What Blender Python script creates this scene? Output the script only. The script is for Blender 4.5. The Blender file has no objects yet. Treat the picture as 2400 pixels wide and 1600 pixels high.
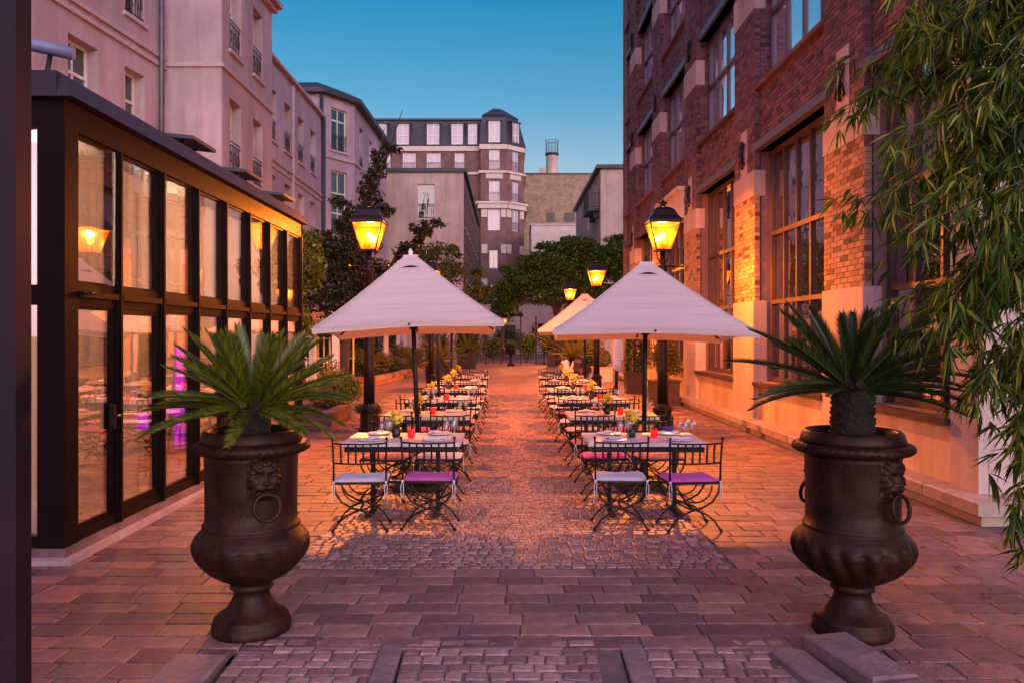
import bpy, math, random
import numpy as np
from mathutils import Vector, Matrix, Euler
R = math.radians
rnd = random.Random(7)
sc = bpy.context.scene
COL = sc.collection

# ------------------------------------------------------------------ camera
cam_d = bpy.data.cameras.new('camera'); cam = bpy.data.objects.new('camera', cam_d); COL.objects.link(cam)
cam.location = (0, 0, 1.8); cam.rotation_euler = (R(90), 0, 0)
cam_d.lens = 28; cam_d.sensor_width = 36; cam_d.shift_x = 0.0051; cam_d.shift_y = -0.0072
cam_d.clip_start = 0.05; cam_d.clip_end = 3000
sc.camera = cam
# ------------------------------------------------------------------ sky, afterglow, exposure
SUN_EL, SUN_ROT = R(17), R(160)
w = bpy.data.worlds.new('World'); sc.world = w; w.use_nodes = True
wn = w.node_tree; wn.nodes.clear()
sky = wn.nodes.new('ShaderNodeTexSky'); sky.sky_type = 'NISHITA'; sky.sun_disc = False
sky.sun_elevation = SUN_EL; sky.sun_rotation = SUN_ROT; sky.altitude = 50
sky.air_density = 1.0; sky.dust_density = 2.5; sky.ozone_density = 3.0
tint = wn.nodes.new('ShaderNodeMix'); tint.data_type = 'RGBA'; tint.blend_type = 'MULTIPLY'
tint.inputs[0].default_value = 1.0; tint.inputs[7].default_value = (0.36, 0.98, 1.0, 1)
bg = wn.nodes.new('ShaderNodeBackground'); bg.inputs[1].default_value = 0.07
wo = wn.nodes.new('ShaderNodeOutputWorld')
geo = wn.nodes.new('ShaderNodeTexCoord'); sxyz = wn.nodes.new('ShaderNodeSeparateXYZ'); ramp = wn.nodes.new('ShaderNodeValToRGB')
e = ramp.color_ramp.elements; e[0].position = 0.19; e[0].color = (1.30, 1.16, 1.0, 1); e[1].position = 0.40; e[1].color = (0.10, 0.88, 1.0, 1)
q = e.new(0.28); q.color = (0.52, 1.0, 1.0, 1)
wn.links.new(geo.outputs['Generated'], sxyz.inputs[0]); wn.links.new(sxyz.outputs[2], ramp.inputs[0]); wn.links.new(ramp.outputs[0], tint.inputs[7])
wn.links.new(sky.outputs[0], tint.inputs[6]); wn.links.new(tint.outputs[2], bg.inputs[0]); wn.links.new(bg.outputs[0], wo.inputs[0])
sun_d = bpy.data.lights.new('sun', 'SUN'); sun = bpy.data.objects.new('sun', sun_d); COL.objects.link(sun)
sun_d.energy = 1.75; sun_d.angle = R(120); sun_d.color = (1.0, 0.43, 0.80)
sun.rotation_euler = (R(90) - SUN_EL, 0, R(180) - SUN_ROT)      # shines towards +Y, the glow is behind the camera, to its right
vs = sc.view_settings; vs.view_transform = 'Standard'; vs.look = 'None'; vs.exposure = 1.0; vs.gamma = 1.0
vs.use_curve_mapping = False
sc.cycles.use_denoising = True; sc.cycles.max_bounces = 8; sc.cycles.transparent_max_bounces = 16
sc.cycles.sample_clamp_indirect = 6.0
LAMP_W = 1020.0

# ------------------------------------------------------------------ material helpers
def N(nt, t, **k):
    n = nt.nodes.new(t)
    for a, b in k.items(): setattr(n, a, b)
    return n
def newmat(name):
    m = bpy.data.materials.new(name); m.use_nodes = True
    nt = m.node_tree; p = nt.nodes['Principled BSDF']
    return m, nt, p
def mul(c, f): return (min(1, c[0]*f), min(1, c[1]*f), min(1, c[2]*f), 1)
def piece_random(nt):
    g = N(nt, 'ShaderNodeNewGeometry'); o = N(nt, 'ShaderNodeObjectInfo')
    a = N(nt, 'ShaderNodeMath', operation='ADD'); f = N(nt, 'ShaderNodeMath', operation='FRACT')
    nt.links.new(g.outputs['Random Per Island'], a.inputs[0]); nt.links.new(o.outputs['Random'], a.inputs[1])
    nt.links.new(a.outputs[0], f.inputs[0]); return f.outputs[0]
def simple(name, col, rough=0.6, metal=0.0, var=0.25, scale=6.0, bump=0.15, bscale=40.0, pieces=None, spec=0.5, stretch=None, dist=0.01):
    """noise-mottled principled; pieces = list of (pos, colour) stops picked at random per loose piece"""
    m, nt, p = newmat(name)
    tc = N(nt, 'ShaderNodeTexCoord')
    if pieces or stretch is None: co = tc.outputs['Object']
    if stretch:
        mp = N(nt, 'ShaderNodeMapping'); mp.inputs['Scale'].default_value = stretch
        nt.links.new(tc.outputs['Object'], mp.inputs[0]); co = mp.outputs[0]
    nz = N(nt, 'ShaderNodeTexNoise'); nz.inputs['Scale'].default_value = scale; nz.inputs['Detail'].default_value = 6; nz.inputs['Roughness'].default_value = 0.65
    nt.links.new(co, nz.inputs['Vector'])
    rp = N(nt, 'ShaderNodeValToRGB'); e = rp.color_ramp.elements
    e[0].position = 0.28; e[0].color = (1-var,)*3+(1,); e[1].position = 0.72; e[1].color = (1+var*0.6,)*3+(1,)
    nt.links.new(nz.outputs['Fac'], rp.inputs[0])
    mx = N(nt, 'ShaderNodeMix', data_type='RGBA', blend_type='MULTIPLY'); mx.inputs[0].default_value = 1
    if pieces:
        pr = N(nt, 'ShaderNodeValToRGB'); pr.color_ramp.interpolation = 'LINEAR'
        el = pr.color_ramp.elements
        while len(el) < len(pieces): el.new(0.5)
        for q, (pos, c) in zip(el, pieces): q.position = pos; q.color = c + (1,) if len(c) == 3 else c
        nt.links.new(piece_random(nt), pr.inputs[0]); nt.links.new(pr.outputs[0], mx.inputs[6])
    else:
        mx.inputs[6].default_value = tuple(col) + (1,)
    nt.links.new(rp.outputs[0], mx.inputs[7]); nt.links.new(mx.outputs[2], p.inputs['Base Color'])
    p.inputs['Roughness'].default_value = rough; p.inputs['Metallic'].default_value = metal
    p.inputs['Specular IOR Level'].default_value = spec
    if bump:
        bz = N(nt, 'ShaderNodeTexNoise'); bz.inputs['Scale'].default_value = bscale; bz.inputs['Detail'].default_value = 5
        nt.links.new(co, bz.inputs['Vector'])
        bp = N(nt, 'ShaderNodeBump'); bp.inputs['Strength'].default_value = bump; bp.inputs['Distance'].default_value = dist
        nt.links.new(bz.outputs['Fac'], bp.inputs['Height']); nt.links.new(bp.outputs[0], p.inputs['Normal'])
        rr = N(nt, 'ShaderNodeMapRange'); rr.inputs['To Min'].default_value = rough*0.75; rr.inputs['To Max'].default_value = min(1, rough*1.25)
        nt.links.new(nz.outputs['Fac'], rr.inputs[0]); nt.links.new(rr.outputs[0], p.inputs['Roughness'])
    return m
def leafmat(name, stops, trans=0.35, rough=0.45):
    m, nt, p = newmat(name)
    pr = N(nt, 'ShaderNodeValToRGB'); el = pr.color_ramp.elements
    while len(el) < len(stops): el.new(0.5)
    for q, (pos, c) in zip(el, stops): q.position = pos; q.color = c + (1,)
    nt.links.new(piece_random(nt), pr.inputs[0])
    nt.links.new(pr.outputs[0], p.inputs['Base Color']); p.inputs['Roughness'].default_value = rough
    tr = N(nt, 'ShaderNodeBsdfTranslucent'); nt.links.new(pr.outputs[0], tr.inputs[0])
    ms = N(nt, 'ShaderNodeMixShader'); ms.inputs[0].default_value = trans
    out = nt.nodes['Material Output']
    nt.links.new(p.outputs[0], ms.inputs[1]); nt.links.new(tr.outputs[0], ms.inputs[2]); nt.links.new(ms.outputs[0], out.inputs[0])
    return m
def glassmat(name, through=0.0, body=(0.01, 0.012, 0.016), mirror=0.55, graze=0.4, tintc=(0.9, 0.9, 0.9), curtain=None, wob=0.02):
    """window glass: a reflection over a dark room (or a pale curtain), optionally partly see-through"""
    m, nt, p = newmat(name); out = nt.nodes['Material Output']
    nt.nodes.remove(p)
    df = N(nt, 'ShaderNodeBsdfDiffuse'); df.inputs[0].default_value = body + (1,)
    tc = N(nt, 'ShaderNodeTexCoord')
    if curtain:
        wv = N(nt, 'ShaderNodeTexWave'); wv.inputs['Scale'].default_value = 4.5; wv.inputs['Distortion'].default_value = 1.5
        wv.bands_direction = 'X'; nt.links.new(tc.outputs['Object'], wv.inputs[0])
        rp = N(nt, 'ShaderNodeValToRGB'); rp.color_ramp.elements[0].color = tuple(x*0.55 for x in curtain)+(1,); rp.color_ramp.elements[1].color = curtain+(1,)
        nt.links.new(wv.outputs[1], rp.inputs[0]); nt.links.new(rp.outputs[0], df.inputs[0])
    base = df
    if through > 0:
        tr = N(nt, 'ShaderNodeBsdfTransparent'); tr.inputs[0].default_value = tintc + (1,)
        a = N(nt, 'ShaderNodeMixShader'); a.inputs[0].default_value = through
        nt.links.new(df.outputs[0], a.inputs[1]); nt.links.new(tr.outputs[0], a.inputs[2]); base = a
    gl = N(nt, 'ShaderNodeBsdfGlossy'); gl.inputs['Roughness'].default_value = 0.015; gl.inputs[0].default_value = (0.95, 0.95, 0.95, 1)
    nz = N(nt, 'ShaderNodeTexNoise'); nz.inputs['Scale'].default_value = 1.3; nt.links.new(tc.outputs['Object'], nz.inputs['Vector'])
    bp = N(nt, 'ShaderNodeBump'); bp.inputs['Strength'].default_value = wob; bp.inputs['Distance'].default_value = 0.2
    nt.links.new(nz.outputs[0], bp.inputs['Height']); nt.links.new(bp.outputs[0], gl.inputs['Normal'])
    fr = N(nt, 'ShaderNodeFresnel'); fr.inputs[0].default_value = 1.5
    mr = N(nt, 'ShaderNodeMapRange'); mr.inputs['From Max'].default_value = 0.6; mr.inputs['To Min'].default_value = mirror; mr.inputs['To Max'].default_value = min(1, mirror+graze)
    nt.links.new(fr.outputs[0], mr.inputs[0])
    ms = N(nt, 'ShaderNodeMixShader'); nt.links.new(mr.outputs[0], ms.inputs[0])
    nt.links.new(base.outputs[0], ms.inputs[1]); nt.links.new(gl.outputs[0], ms.inputs[2]); nt.links.new(ms.outputs[0], out.inputs[0])
    return m
def emis(name, col, s):
    m, nt, p = newmat(name); p.inputs['Emission Color'].default_value = col+(1,); p.inputs['Emission Strength'].default_value = s
    p.inputs['Base Color'].default_value = col+(1,); return m
def brickmat(name, c1, c2, mortar, bw=0.23, bh=0.075, axis='YZ', msize=0.012, rough=0.8):
    """bricks too far away to tell apart"""
    m, nt, p = newmat(name)
    tc = N(nt, 'ShaderNodeTexCoord'); sp = N(nt, 'ShaderNodeSeparateXYZ'); cb = N(nt, 'ShaderNodeCombineXYZ')
    nt.links.new(tc.outputs['Object'], sp.inputs[0])
    if axis == 'XZ+': # any upright wall
        ad = N(nt, 'ShaderNodeMath', operation='ADD'); nt.links.new(sp.outputs[0], ad.inputs[0]); nt.links.new(sp.outputs[1], ad.inputs[1])
        nt.links.new(ad.outputs[0], cb.inputs[0]); nt.links.new(sp.outputs[2], cb.inputs[1])
    else:
        nt.links.new(sp.outputs['XYZ'.index(axis[0])], cb.inputs[0]); nt.links.new(sp.outputs['XYZ'.index(axis[1])], cb.inputs[1])
    b = N(nt, 'ShaderNodeTexBrick'); b.inputs['Scale'].default_value = 1; b.inputs['Brick Width'].default_value = bw; b.inputs['Row Height'].default_value = bh
    b.inputs['Mortar Size'].default_value = msize; b.inputs['Color1'].default_value = c1+(1,); b.inputs['Color2'].default_value = c2+(1,); b.inputs['Mortar'].default_value = mortar+(1,)
    nt.links.new(cb.outputs[0], b.inputs[0])
    nz = N(nt, 'ShaderNodeTexNoise'); nz.inputs['Scale'].default_value = 1.2; nz.inputs['Detail'].default_value = 8; nt.links.new(tc.outputs['Object'], nz.inputs['Vector'])
    rp = N(nt, 'ShaderNodeValToRGB'); rp.color_ramp.elements[0].position = .3; rp.color_ramp.elements[0].color = (.62,.62,.62,1); rp.color_ramp.elements[1].position = .7; rp.color_ramp.elements[1].color = (1.15,1.15,1.15,1)
    nt.links.new(nz.outputs[0], rp.inputs[0])
    mx = N(nt, 'ShaderNodeMix', data_type='RGBA', blend_type='MULTIPLY'); mx.inputs[0].default_value = 1
    nt.links.new(b.outputs[0], mx.inputs[6]); nt.links.new(rp.outputs[0], mx.inputs[7]); nt.links.new(mx.outputs[2], p.inputs['Base Color'])
    bp = N(nt, 'ShaderNodeBump'); bp.invert = True; bp.inputs['Distance'].default_value = 0.01; bp.inputs['Strength'].default_value = 0.6
    nt.links.new(b.outputs[1], bp.inputs['Height']); nt.links.new(bp.outputs[0], p.inputs['Normal'])
    p.inputs['Roughness'].default_value = rough
    return m

M = {}
M['plaster'] = simple('plaster', (0.54, 0.39, 0.45), 0.85, var=0.2, scale=0.55, bump=0.25, bscale=60)
def weather(m, amt=.3):
    nt = m.node_tree; p = nt.nodes['Principled BSDF']; src = p.inputs['Base Color'].links[0].from_socket
    tc = N(nt,'ShaderNodeTexCoord'); mp = N(nt,'ShaderNodeMapping'); mp.inputs['Scale'].default_value = (1.3,1.3,.13)
    nz = N(nt,'ShaderNodeTexNoise'); nz.inputs['Scale'].default_value = 1.6; nz.inputs['Detail'].default_value = 9; nz.inputs['Roughness'].default_value = .7
    n2 = N(nt,'ShaderNodeTexNoise'); n2.inputs['Scale'].default_value = .35; n2.inputs['Detail'].default_value = 4
    ad = N(nt,'ShaderNodeMath',operation='MULTIPLY'); rp = N(nt,'ShaderNodeValToRGB')
    rp.color_ramp.elements[0].position = .16; rp.color_ramp.elements[0].color = (1-amt,1-amt*1.05,1-amt*1.1,1); rp.color_ramp.elements[1].position = .36; rp.color_ramp.elements[1].color = (1.06,1.06,1.06,1)
    nt.links.new(tc.outputs['Object'],mp.inputs[0]); nt.links.new(mp.outputs[0],nz.inputs['Vector']); nt.links.new(tc.outputs['Object'],n2.inputs['Vector'])
    nt.links.new(nz.outputs[0],ad.inputs[0]); nt.links.new(n2.outputs[0],ad.inputs[1]); nt.links.new(ad.outputs[0],rp.inputs[0])
    mx = N(nt,'ShaderNodeMix',data_type='RGBA',blend_type='MULTIPLY'); mx.inputs[0].default_value = 1
    nt.links.new(src,mx.inputs[6]); nt.links.new(rp.outputs[0],mx.inputs[7]); nt.links.new(mx.outputs[2],p.inputs['Base Color']); return m
weather(M['plaster'])
M['plaster_tan'] = simple('plaster tan', (0.58, 0.42, 0.34), 0.85, var=0.2, scale=0.4, bump=0.25, bscale=60)
M['trim'] = simple('painted stone trim', (0.50, 0.36, 0.38), 0.8, var=0.15, scale=1.5, bump=0.15)
M['cream'] = simple('cream stone', (0.62, 0.50, 0.42), 0.75, var=0.18, scale=1.5, bump=0.2)
M['pale_stone'] = simple('pale stone', (0.55, 0.42, 0.38), 0.75, var=0.22, scale=1.7, bump=0.3, bscale=25, stretch=(1, 1, 0.45))
M['render_base'] = simple('plinth render', (0.64, 0.46, 0.31), 0.8, var=0.3, scale=1.3, bump=0.3, bscale=20)
M['kerb'] = simple('kerb stone', (0.40, 0.30, 0.25), 0.6, var=0.35, scale=2.5, bump=0.4, bscale=18)
M['mortar'] = simple('mortar', (0.20, 0.13, 0.12), 0.9, var=0.3, scale=5, bump=0.3)
M['brick'] = simple('brick', (0,0,0), 0.8, var=0.3, scale=9, bump=0.35, bscale=60, pieces=[(0.0,(0.05,0.026,0.036)),(0.25,(0.12,0.055,0.066)),(0.6,(0.165,0.076,0.086)),(1.0,(0.23,0.11,0.115))])
M['brick_buff'] = simple('buff brick', (0,0,0), 0.8, var=0.3, scale=9, bump=0.35, bscale=60, pieces=[(0.0,(0.09,0.04,0.03)),(0.10,(0.16,0.07,0.045)),(0.16,(0.31,0.15,0.085)),(0.6,(0.42,0.22,0.13)),(1.0,(0.50,0.28,0.17))])
M['brick_far'] = brickmat('far brick', (0.20,0.075,0.065), (0.13,0.05,0.05), (0.26,0.16,0.14), axis='XZ+')
M['brick_tan'] = brickmat('old tan brick', (0.42,0.28,0.18), (0.30,0.19,0.12), (0.30,0.22,0.16), bw=0.5, bh=0.2, msize=0.03, axis='XZ+')
M['paver'] = simple('clay paver', (0,0,0), 0.5, var=0.5, scale=9, bump=0.5, bscale=70, pieces=[(0.0,(0.14,0.072,0.078)),(0.3,(0.215,0.11,0.108)),(0.7,(0.27,0.14,0.125)),(0.9,(0.33,0.175,0.15)),(1.0,(0.36,0.165,0.12))], dist=0.02)
M['cobble'] = simple('cobble', (0,0,0), 0.40, var=0.35, scale=12, bump=0.6, bscale=35, pieces=[(0.0,(0.19,0.105,0.10)),(0.5,(0.30,0.17,0.155)),(1.0,(0.41,0.245,0.215))], dist=0.02)
M['joint'] = simple('sandy joint', (0.15, 0.095, 0.085), 0.9, var=0.4, scale=9, bump=0.4)
M['pave_far'] = brickmat('far paving', (0.36,0.20,0.17), (0.29,0.16,0.14), (0.17,0.10,0.09), bw=0.3, bh=0.2, axis='XY', msize=0.012, rough=0.5)
M['soil_ground'] = simple('ground', (0.10, 0.075, 0.06), 0.9, var=0.3, scale=0.3, bump=0.2)
M['slab'] = simple('grey slab', (0.235, 0.15, 0.14), 0.6, var=0.4, scale=4, bump=0.5, bscale=20, dist=0.02)
M['iron'] = simple('black iron', (0.016, 0.013, 0.013), 0.42, metal=0.5, var=0.4, scale=20, bump=0.2, bscale=90)
M['lamp_iron'] = simple('lamp iron', (0.020, 0.013, 0.012), 0.4, metal=0.4, var=0.4, scale=14, bump=0.2, bscale=60)
M['bronze_frame'] = simple('dark bronze frame', (0.014, 0.007, 0.006), 0.5, metal=0.0, spec=0.06, var=0.3, scale=8, bump=0.08, bscale=50)
M['fascia'] = simple('painted fascia', (0.050, 0.036, 0.055), 0.6, metal=0.0, spec=0.2, var=0.25, scale=2, bump=0.06, bscale=30)
M['steel_win'] = simple('brown window steel', (0.085, 0.045, 0.038), 0.45, metal=0.2, var=0.3, scale=6, bump=0.1)
M['tube_blue'] = simple('blue grey tube', (0.20, 0.20, 0.32), 0.4, var=0.2, scale=4, bump=0.05)
M['granite'] = simple('black granite', (0.03, 0.022, 0.022), 0.35, var=0.6, scale=60, bump=0.1)
M['steel_blue'] = simple('grey lintel steel', (0.15, 0.12, 0.14), 0.45, metal=0.5, var=0.35, scale=4, bump=0.15)
M['urn'] = simple('rusted cast iron', (0.034, 0.0115, 0.008), 0.47, spec=0.2, metal=0.0, var=0.75, scale=9, bump=0.22, bscale=55, stretch=(1,1,0.7))
weather(M['plaster_tan']); weather(M['pale_stone'],.25); weather(M['render_base'],.3); weather(M['urn'],.35)
M['canvas'] = None
M['white_paint'] = simple('white paint', (0.74, 0.70, 0.66), 0.5, var=0.12, scale=4, bump=0.08)
M['tabletop'] = simple('pale stone tabletop', (0.62, 0.54, 0.52), 0.35, var=0.2, scale=7, bump=0.08)
M['china'] = simple('white china', (0.80, 0.76, 0.74), 0.15, var=0.03, scale=4, bump=0)
M['linen'] = simple('white linen', (0.74, 0.68, 0.70), 0.85, var=0.12, scale=8, bump=0.4, bscale=90)
M['cush_white'] = simple('off white cushion', (0.70, 0.62, 0.68), 0.85, var=0.12, scale=8, bump=0.35, bscale=160)
M['cush_pink'] = simple('magenta cushion', (0.62, 0.12, 0.40), 0.8, var=0.15, scale=8, bump=0.35, bscale=160)
M['cush_rose'] = simple('rose cushion', (0.60, 0.26, 0.30), 0.8, var=0.15, scale=8, bump=0.35, bscale=160)
M['zinc'] = simple('slate roof', (0.040, 0.038, 0.052), 0.5, var=0.4, scale=3, bump=0.3)
M['wood_dark'] = simple('dark sill', (0.07, 0.035, 0.03), 0.4, var=0.4, scale=5, bump=0.2)
M['corten'] = simple('brown metal planter', (0.085, 0.045, 0.035), 0.5, metal=0.2, var=0.35, scale=5, bump=0.2)
M['soil'] = simple('potting soil', (0.03, 0.02, 0.015), 0.95, var=0.4, scale=20, bump=0.8, bscale=40)
M['bark'] = simple('bark', (0.07, 0.045, 0.035), 0.9, var=0.5, scale=9, bump=0.8, bscale=30, stretch=(1,1,0.3), dist=0.03)
M['palm_bark'] = simple('cycad bark', (0.016, 0.009, 0.007), 0.9, var=0.5, scale=16, bump=1.0, bscale=35, dist=0.03)
M['leaf_dark'] = leafmat('plum leaves', [(0,(0.012,0.014,0.009)),(0.5,(0.028,0.030,0.016)),(0.85,(0.05,0.046,0.025)),(1,(0.08,0.095,0.03))], 0.3)
M['leaf_green'] = leafmat('green leaves', [(0,(0.022,0.06,0.008)),(0.5,(0.06,0.15,0.014)),(1,(0.15,0.25,0.025))], 0.35)
M['leaf_olive'] = leafmat('olive leaves', [(0,(0.03,0.06,0.012)),(0.5,(0.07,0.12,0.02)),(1,(0.14,0.19,0.04))], 0.35)
M['leaf_box'] = leafmat('box leaves', [(0,(0.010,0.035,0.008)),(0.6,(0.03,0.085,0.012)),(1,(0.07,0.13,0.02))], 0.3)
M['leaf_yellow'] = leafmat('yellow green leaves', [(0,(0.08,0.09,0.015)),(0.5,(0.17,0.16,0.025)),(1,(0.28,0.22,0.04))], 0.4)
M['leaf_bamboo'] = leafmat('bamboo leaves', [(0,(0.012,0.036,0.005)),(0.4,(0.045,0.11,0.009)),(0.78,(0.17,0.25,0.015)),(1,(0.46,0.40,0.04))], 0.48, 0.42)
M['leaf_cycad'] = leafmat('cycad leaves', [(0,(0.022,0.040,0.006)),(0.5,(0.075,0.105,0.010)),(1,(0.22,0.21,0.016))], 0.2, 0.32)
M['leaf_cycad_dark'] = leafmat('deep green cycad leaves', [(0,(0.006,0.018,0.004)),(0.5,(0.018,0.038,0.006)),(1,(0.055,0.075,0.010))], 0.12, 0.35)
M['leaf_litter'] = leafmat('dry leaves', [(0,(0.05,0.03,0.015)),(0.5,(0.16,0.09,0.04)),(1,(0.30,0.20,0.08))], 0.1, 0.6)
M['bamboo_stem'] = simple('bamboo stem', (0.10, 0.10, 0.035), 0.45, var=0.3, scale=6, bump=0.1)
M['petal'] = simple('yellow petals', (0.75, 0.52, 0.04), 0.6, var=0.2, scale=20, bump=0)
M['black_pot'] = simple('black pot', (0.012, 0.010, 0.012), 0.3, var=0.2, bump=0)
M['red_glass'] = emis('red candle glass', (0.60, 0.006, 0.003), 0.5)
M['flame'] = emis('lamp mantle', (1.0, 0.50, 0.10), 30.0)
M['purple_glow'] = emis('purple glow', (0.62, 0.02, 0.9), 0.7)
M['napkin'] = simple('purple napkin', (0.10, 0.03, 0.22), 0.8, var=0.2, scale=12, bump=0.3)
M['glass_win'] = glassmat('window glass', mirror=0.13, graze=0.7, body=(0.012,0.011,0.014))
M['glass_loft'] = glassmat('loft glass', mirror=0.42, body=(0.012,0.010,0.012), wob=0.03)
M['glass_curtain'] = glassmat('glass over curtain', mirror=0.05, graze=0.5, curtain=(0.60,0.48,0.56))
M['glass_upper'] = glassmat('sky-pale upper glass', mirror=0.74, graze=0.2, curtain=(0.80,0.80,0.94))  # pale blue beneath the mirror paints in the reflected sky
M['glass_cons'] = glassmat('conservatory glass', through=0.92, mirror=0.26, body=(0.10,0.06,0.05), wob=0.006)
M['curtain'] = simple('pale curtain', (0.74, 0.58, 0.52), 0.85, var=0.25, scale=3, bump=0.4, bscale=8, stretch=(6,6,0.2), dist=0.05)
nt = M['curtain'].node_tree; p_ = nt.nodes['Principled BSDF']; o_ = nt.nodes['Material Output']
t_ = N(nt,'ShaderNodeBsdfTranslucent'); t_.inputs[0].default_value = (0.85,0.66,0.58,1); x_ = N(nt,'ShaderNodeMixShader'); x_.inputs[0].default_value = 0.5
nt.links.new(p_.outputs[0],x_.inputs[1]); nt.links.new(t_.outputs[0],x_.inputs[2]); nt.links.new(x_.outputs[0],o_.inputs[0])
M['int_floor'] = simple('interior floor', (0.16, 0.09, 0.07), 0.35, var=0.3, scale=4, bump=0)
M['int_wall'] = simple('interior wall', (0.40, 0.26, 0.20), 0.8, var=0.2, scale=2, bump=0)
M['jamb'] = simple('dark plum paint', (0.020, 0.010, 0.016), 0.5, spec=0.2, var=0.3, scale=3, bump=0.05)
M['black_panel'] = simple('black panel', (0.010, 0.008, 0.010), 0.35, var=0.3, scale=3, bump=0.05)
def mk_canvas():
    m, nt, p = newmat('canvas'); out = nt.nodes['Material Output']
    p.inputs['Base Color'].default_value = (0.70, 0.57, 0.54, 1); p.inputs['Roughness'].default_value = 0.85
    tc = N(nt, 'ShaderNodeTexCoord')
    mp = N(nt, 'ShaderNodeMapping'); mp.inputs['Scale'].default_value = (0.6, 0.6, 9)
    nz = N(nt, 'ShaderNodeTexNoise'); nz.inputs['Scale'].default_value = 1.6; nz.inputs['Detail'].default_value = 3
    nt.links.new(tc.outputs['Object'], mp.inputs[0]); nt.links.new(mp.outputs[0], nz.inputs['Vector'])
    bp = N(nt, 'ShaderNodeBump'); bp.inputs['Strength'].default_value = 0.5; bp.inputs['Distance'].default_value = 0.05
    nt.links.new(nz.outputs[0], bp.inputs['Height']); nt.links.new(bp.outputs[0], p.inputs['Normal'])
    tr = N(nt, 'ShaderNodeBsdfTranslucent'); tr.inputs[0].default_value = (0.6, 0.45, 0.38, 1)
    ms = N(nt, 'ShaderNodeMixShader'); ms.inputs[0].default_value = 0.18
    nt.links.new(p.outputs[0], ms.inputs[1]); nt.links.new(tr.outputs[0], ms.inputs[2]); nt.links.new(ms.outputs[0], out.inputs[0]); return m
M['canvas'] = mk_canvas()
def mk_lampglass():
    m, nt, p = newmat('lantern glass'); out = nt.nodes['Material Output']; nt.nodes.remove(p)
    t = N(nt, 'ShaderNodeBsdfTransparent'); t.inputs[0].default_value = (1, 0.44, 0.09, 1)
    tl = N(nt, 'ShaderNodeBsdfTranslucent'); tl.inputs[0].default_value = (1.0, 0.17, 0.006, 1)
    a = N(nt, 'ShaderNodeMixShader'); a.inputs[0].default_value = 0.03
    g = N(nt, 'ShaderNodeBsdfGlossy'); g.inputs['Roughness'].default_value = 0.1
    b = N(nt, 'ShaderNodeMixShader'); b.inputs[0].default_value = 0.05
    nt.links.new(t.outputs[0], a.inputs[1]); nt.links.new(tl.outputs[0], a.inputs[2]); nt.links.new(a.outputs[0], b.inputs[1]); nt.links.new(g.outputs[0], b.inputs[2]); nt.links.new(b.outputs[0], out.inputs[0]); return m
M['lamp_glass'] = mk_lampglass()
def mk_clear():
    m, nt, p = newmat('clear glass'); out = nt.nodes['Material Output']; nt.nodes.remove(p)
    t = N(nt, 'ShaderNodeBsdfTransparent'); t.inputs[0].default_value = (0.93, 0.92, 0.93, 1)
    g = N(nt, 'ShaderNodeBsdfGlossy'); g.inputs['Roughness'].default_value = 0.03
    b = N(nt, 'ShaderNodeMixShader'); b.inputs[0].default_value = 0.22
    nt.links.new(t.outputs[0], b.inputs[1]); nt.links.new(g.outputs[0], b.inputs[2]); nt.links.new(b.outputs[0], out.inputs[0]); return m
M['clear'] = mk_clear()

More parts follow.
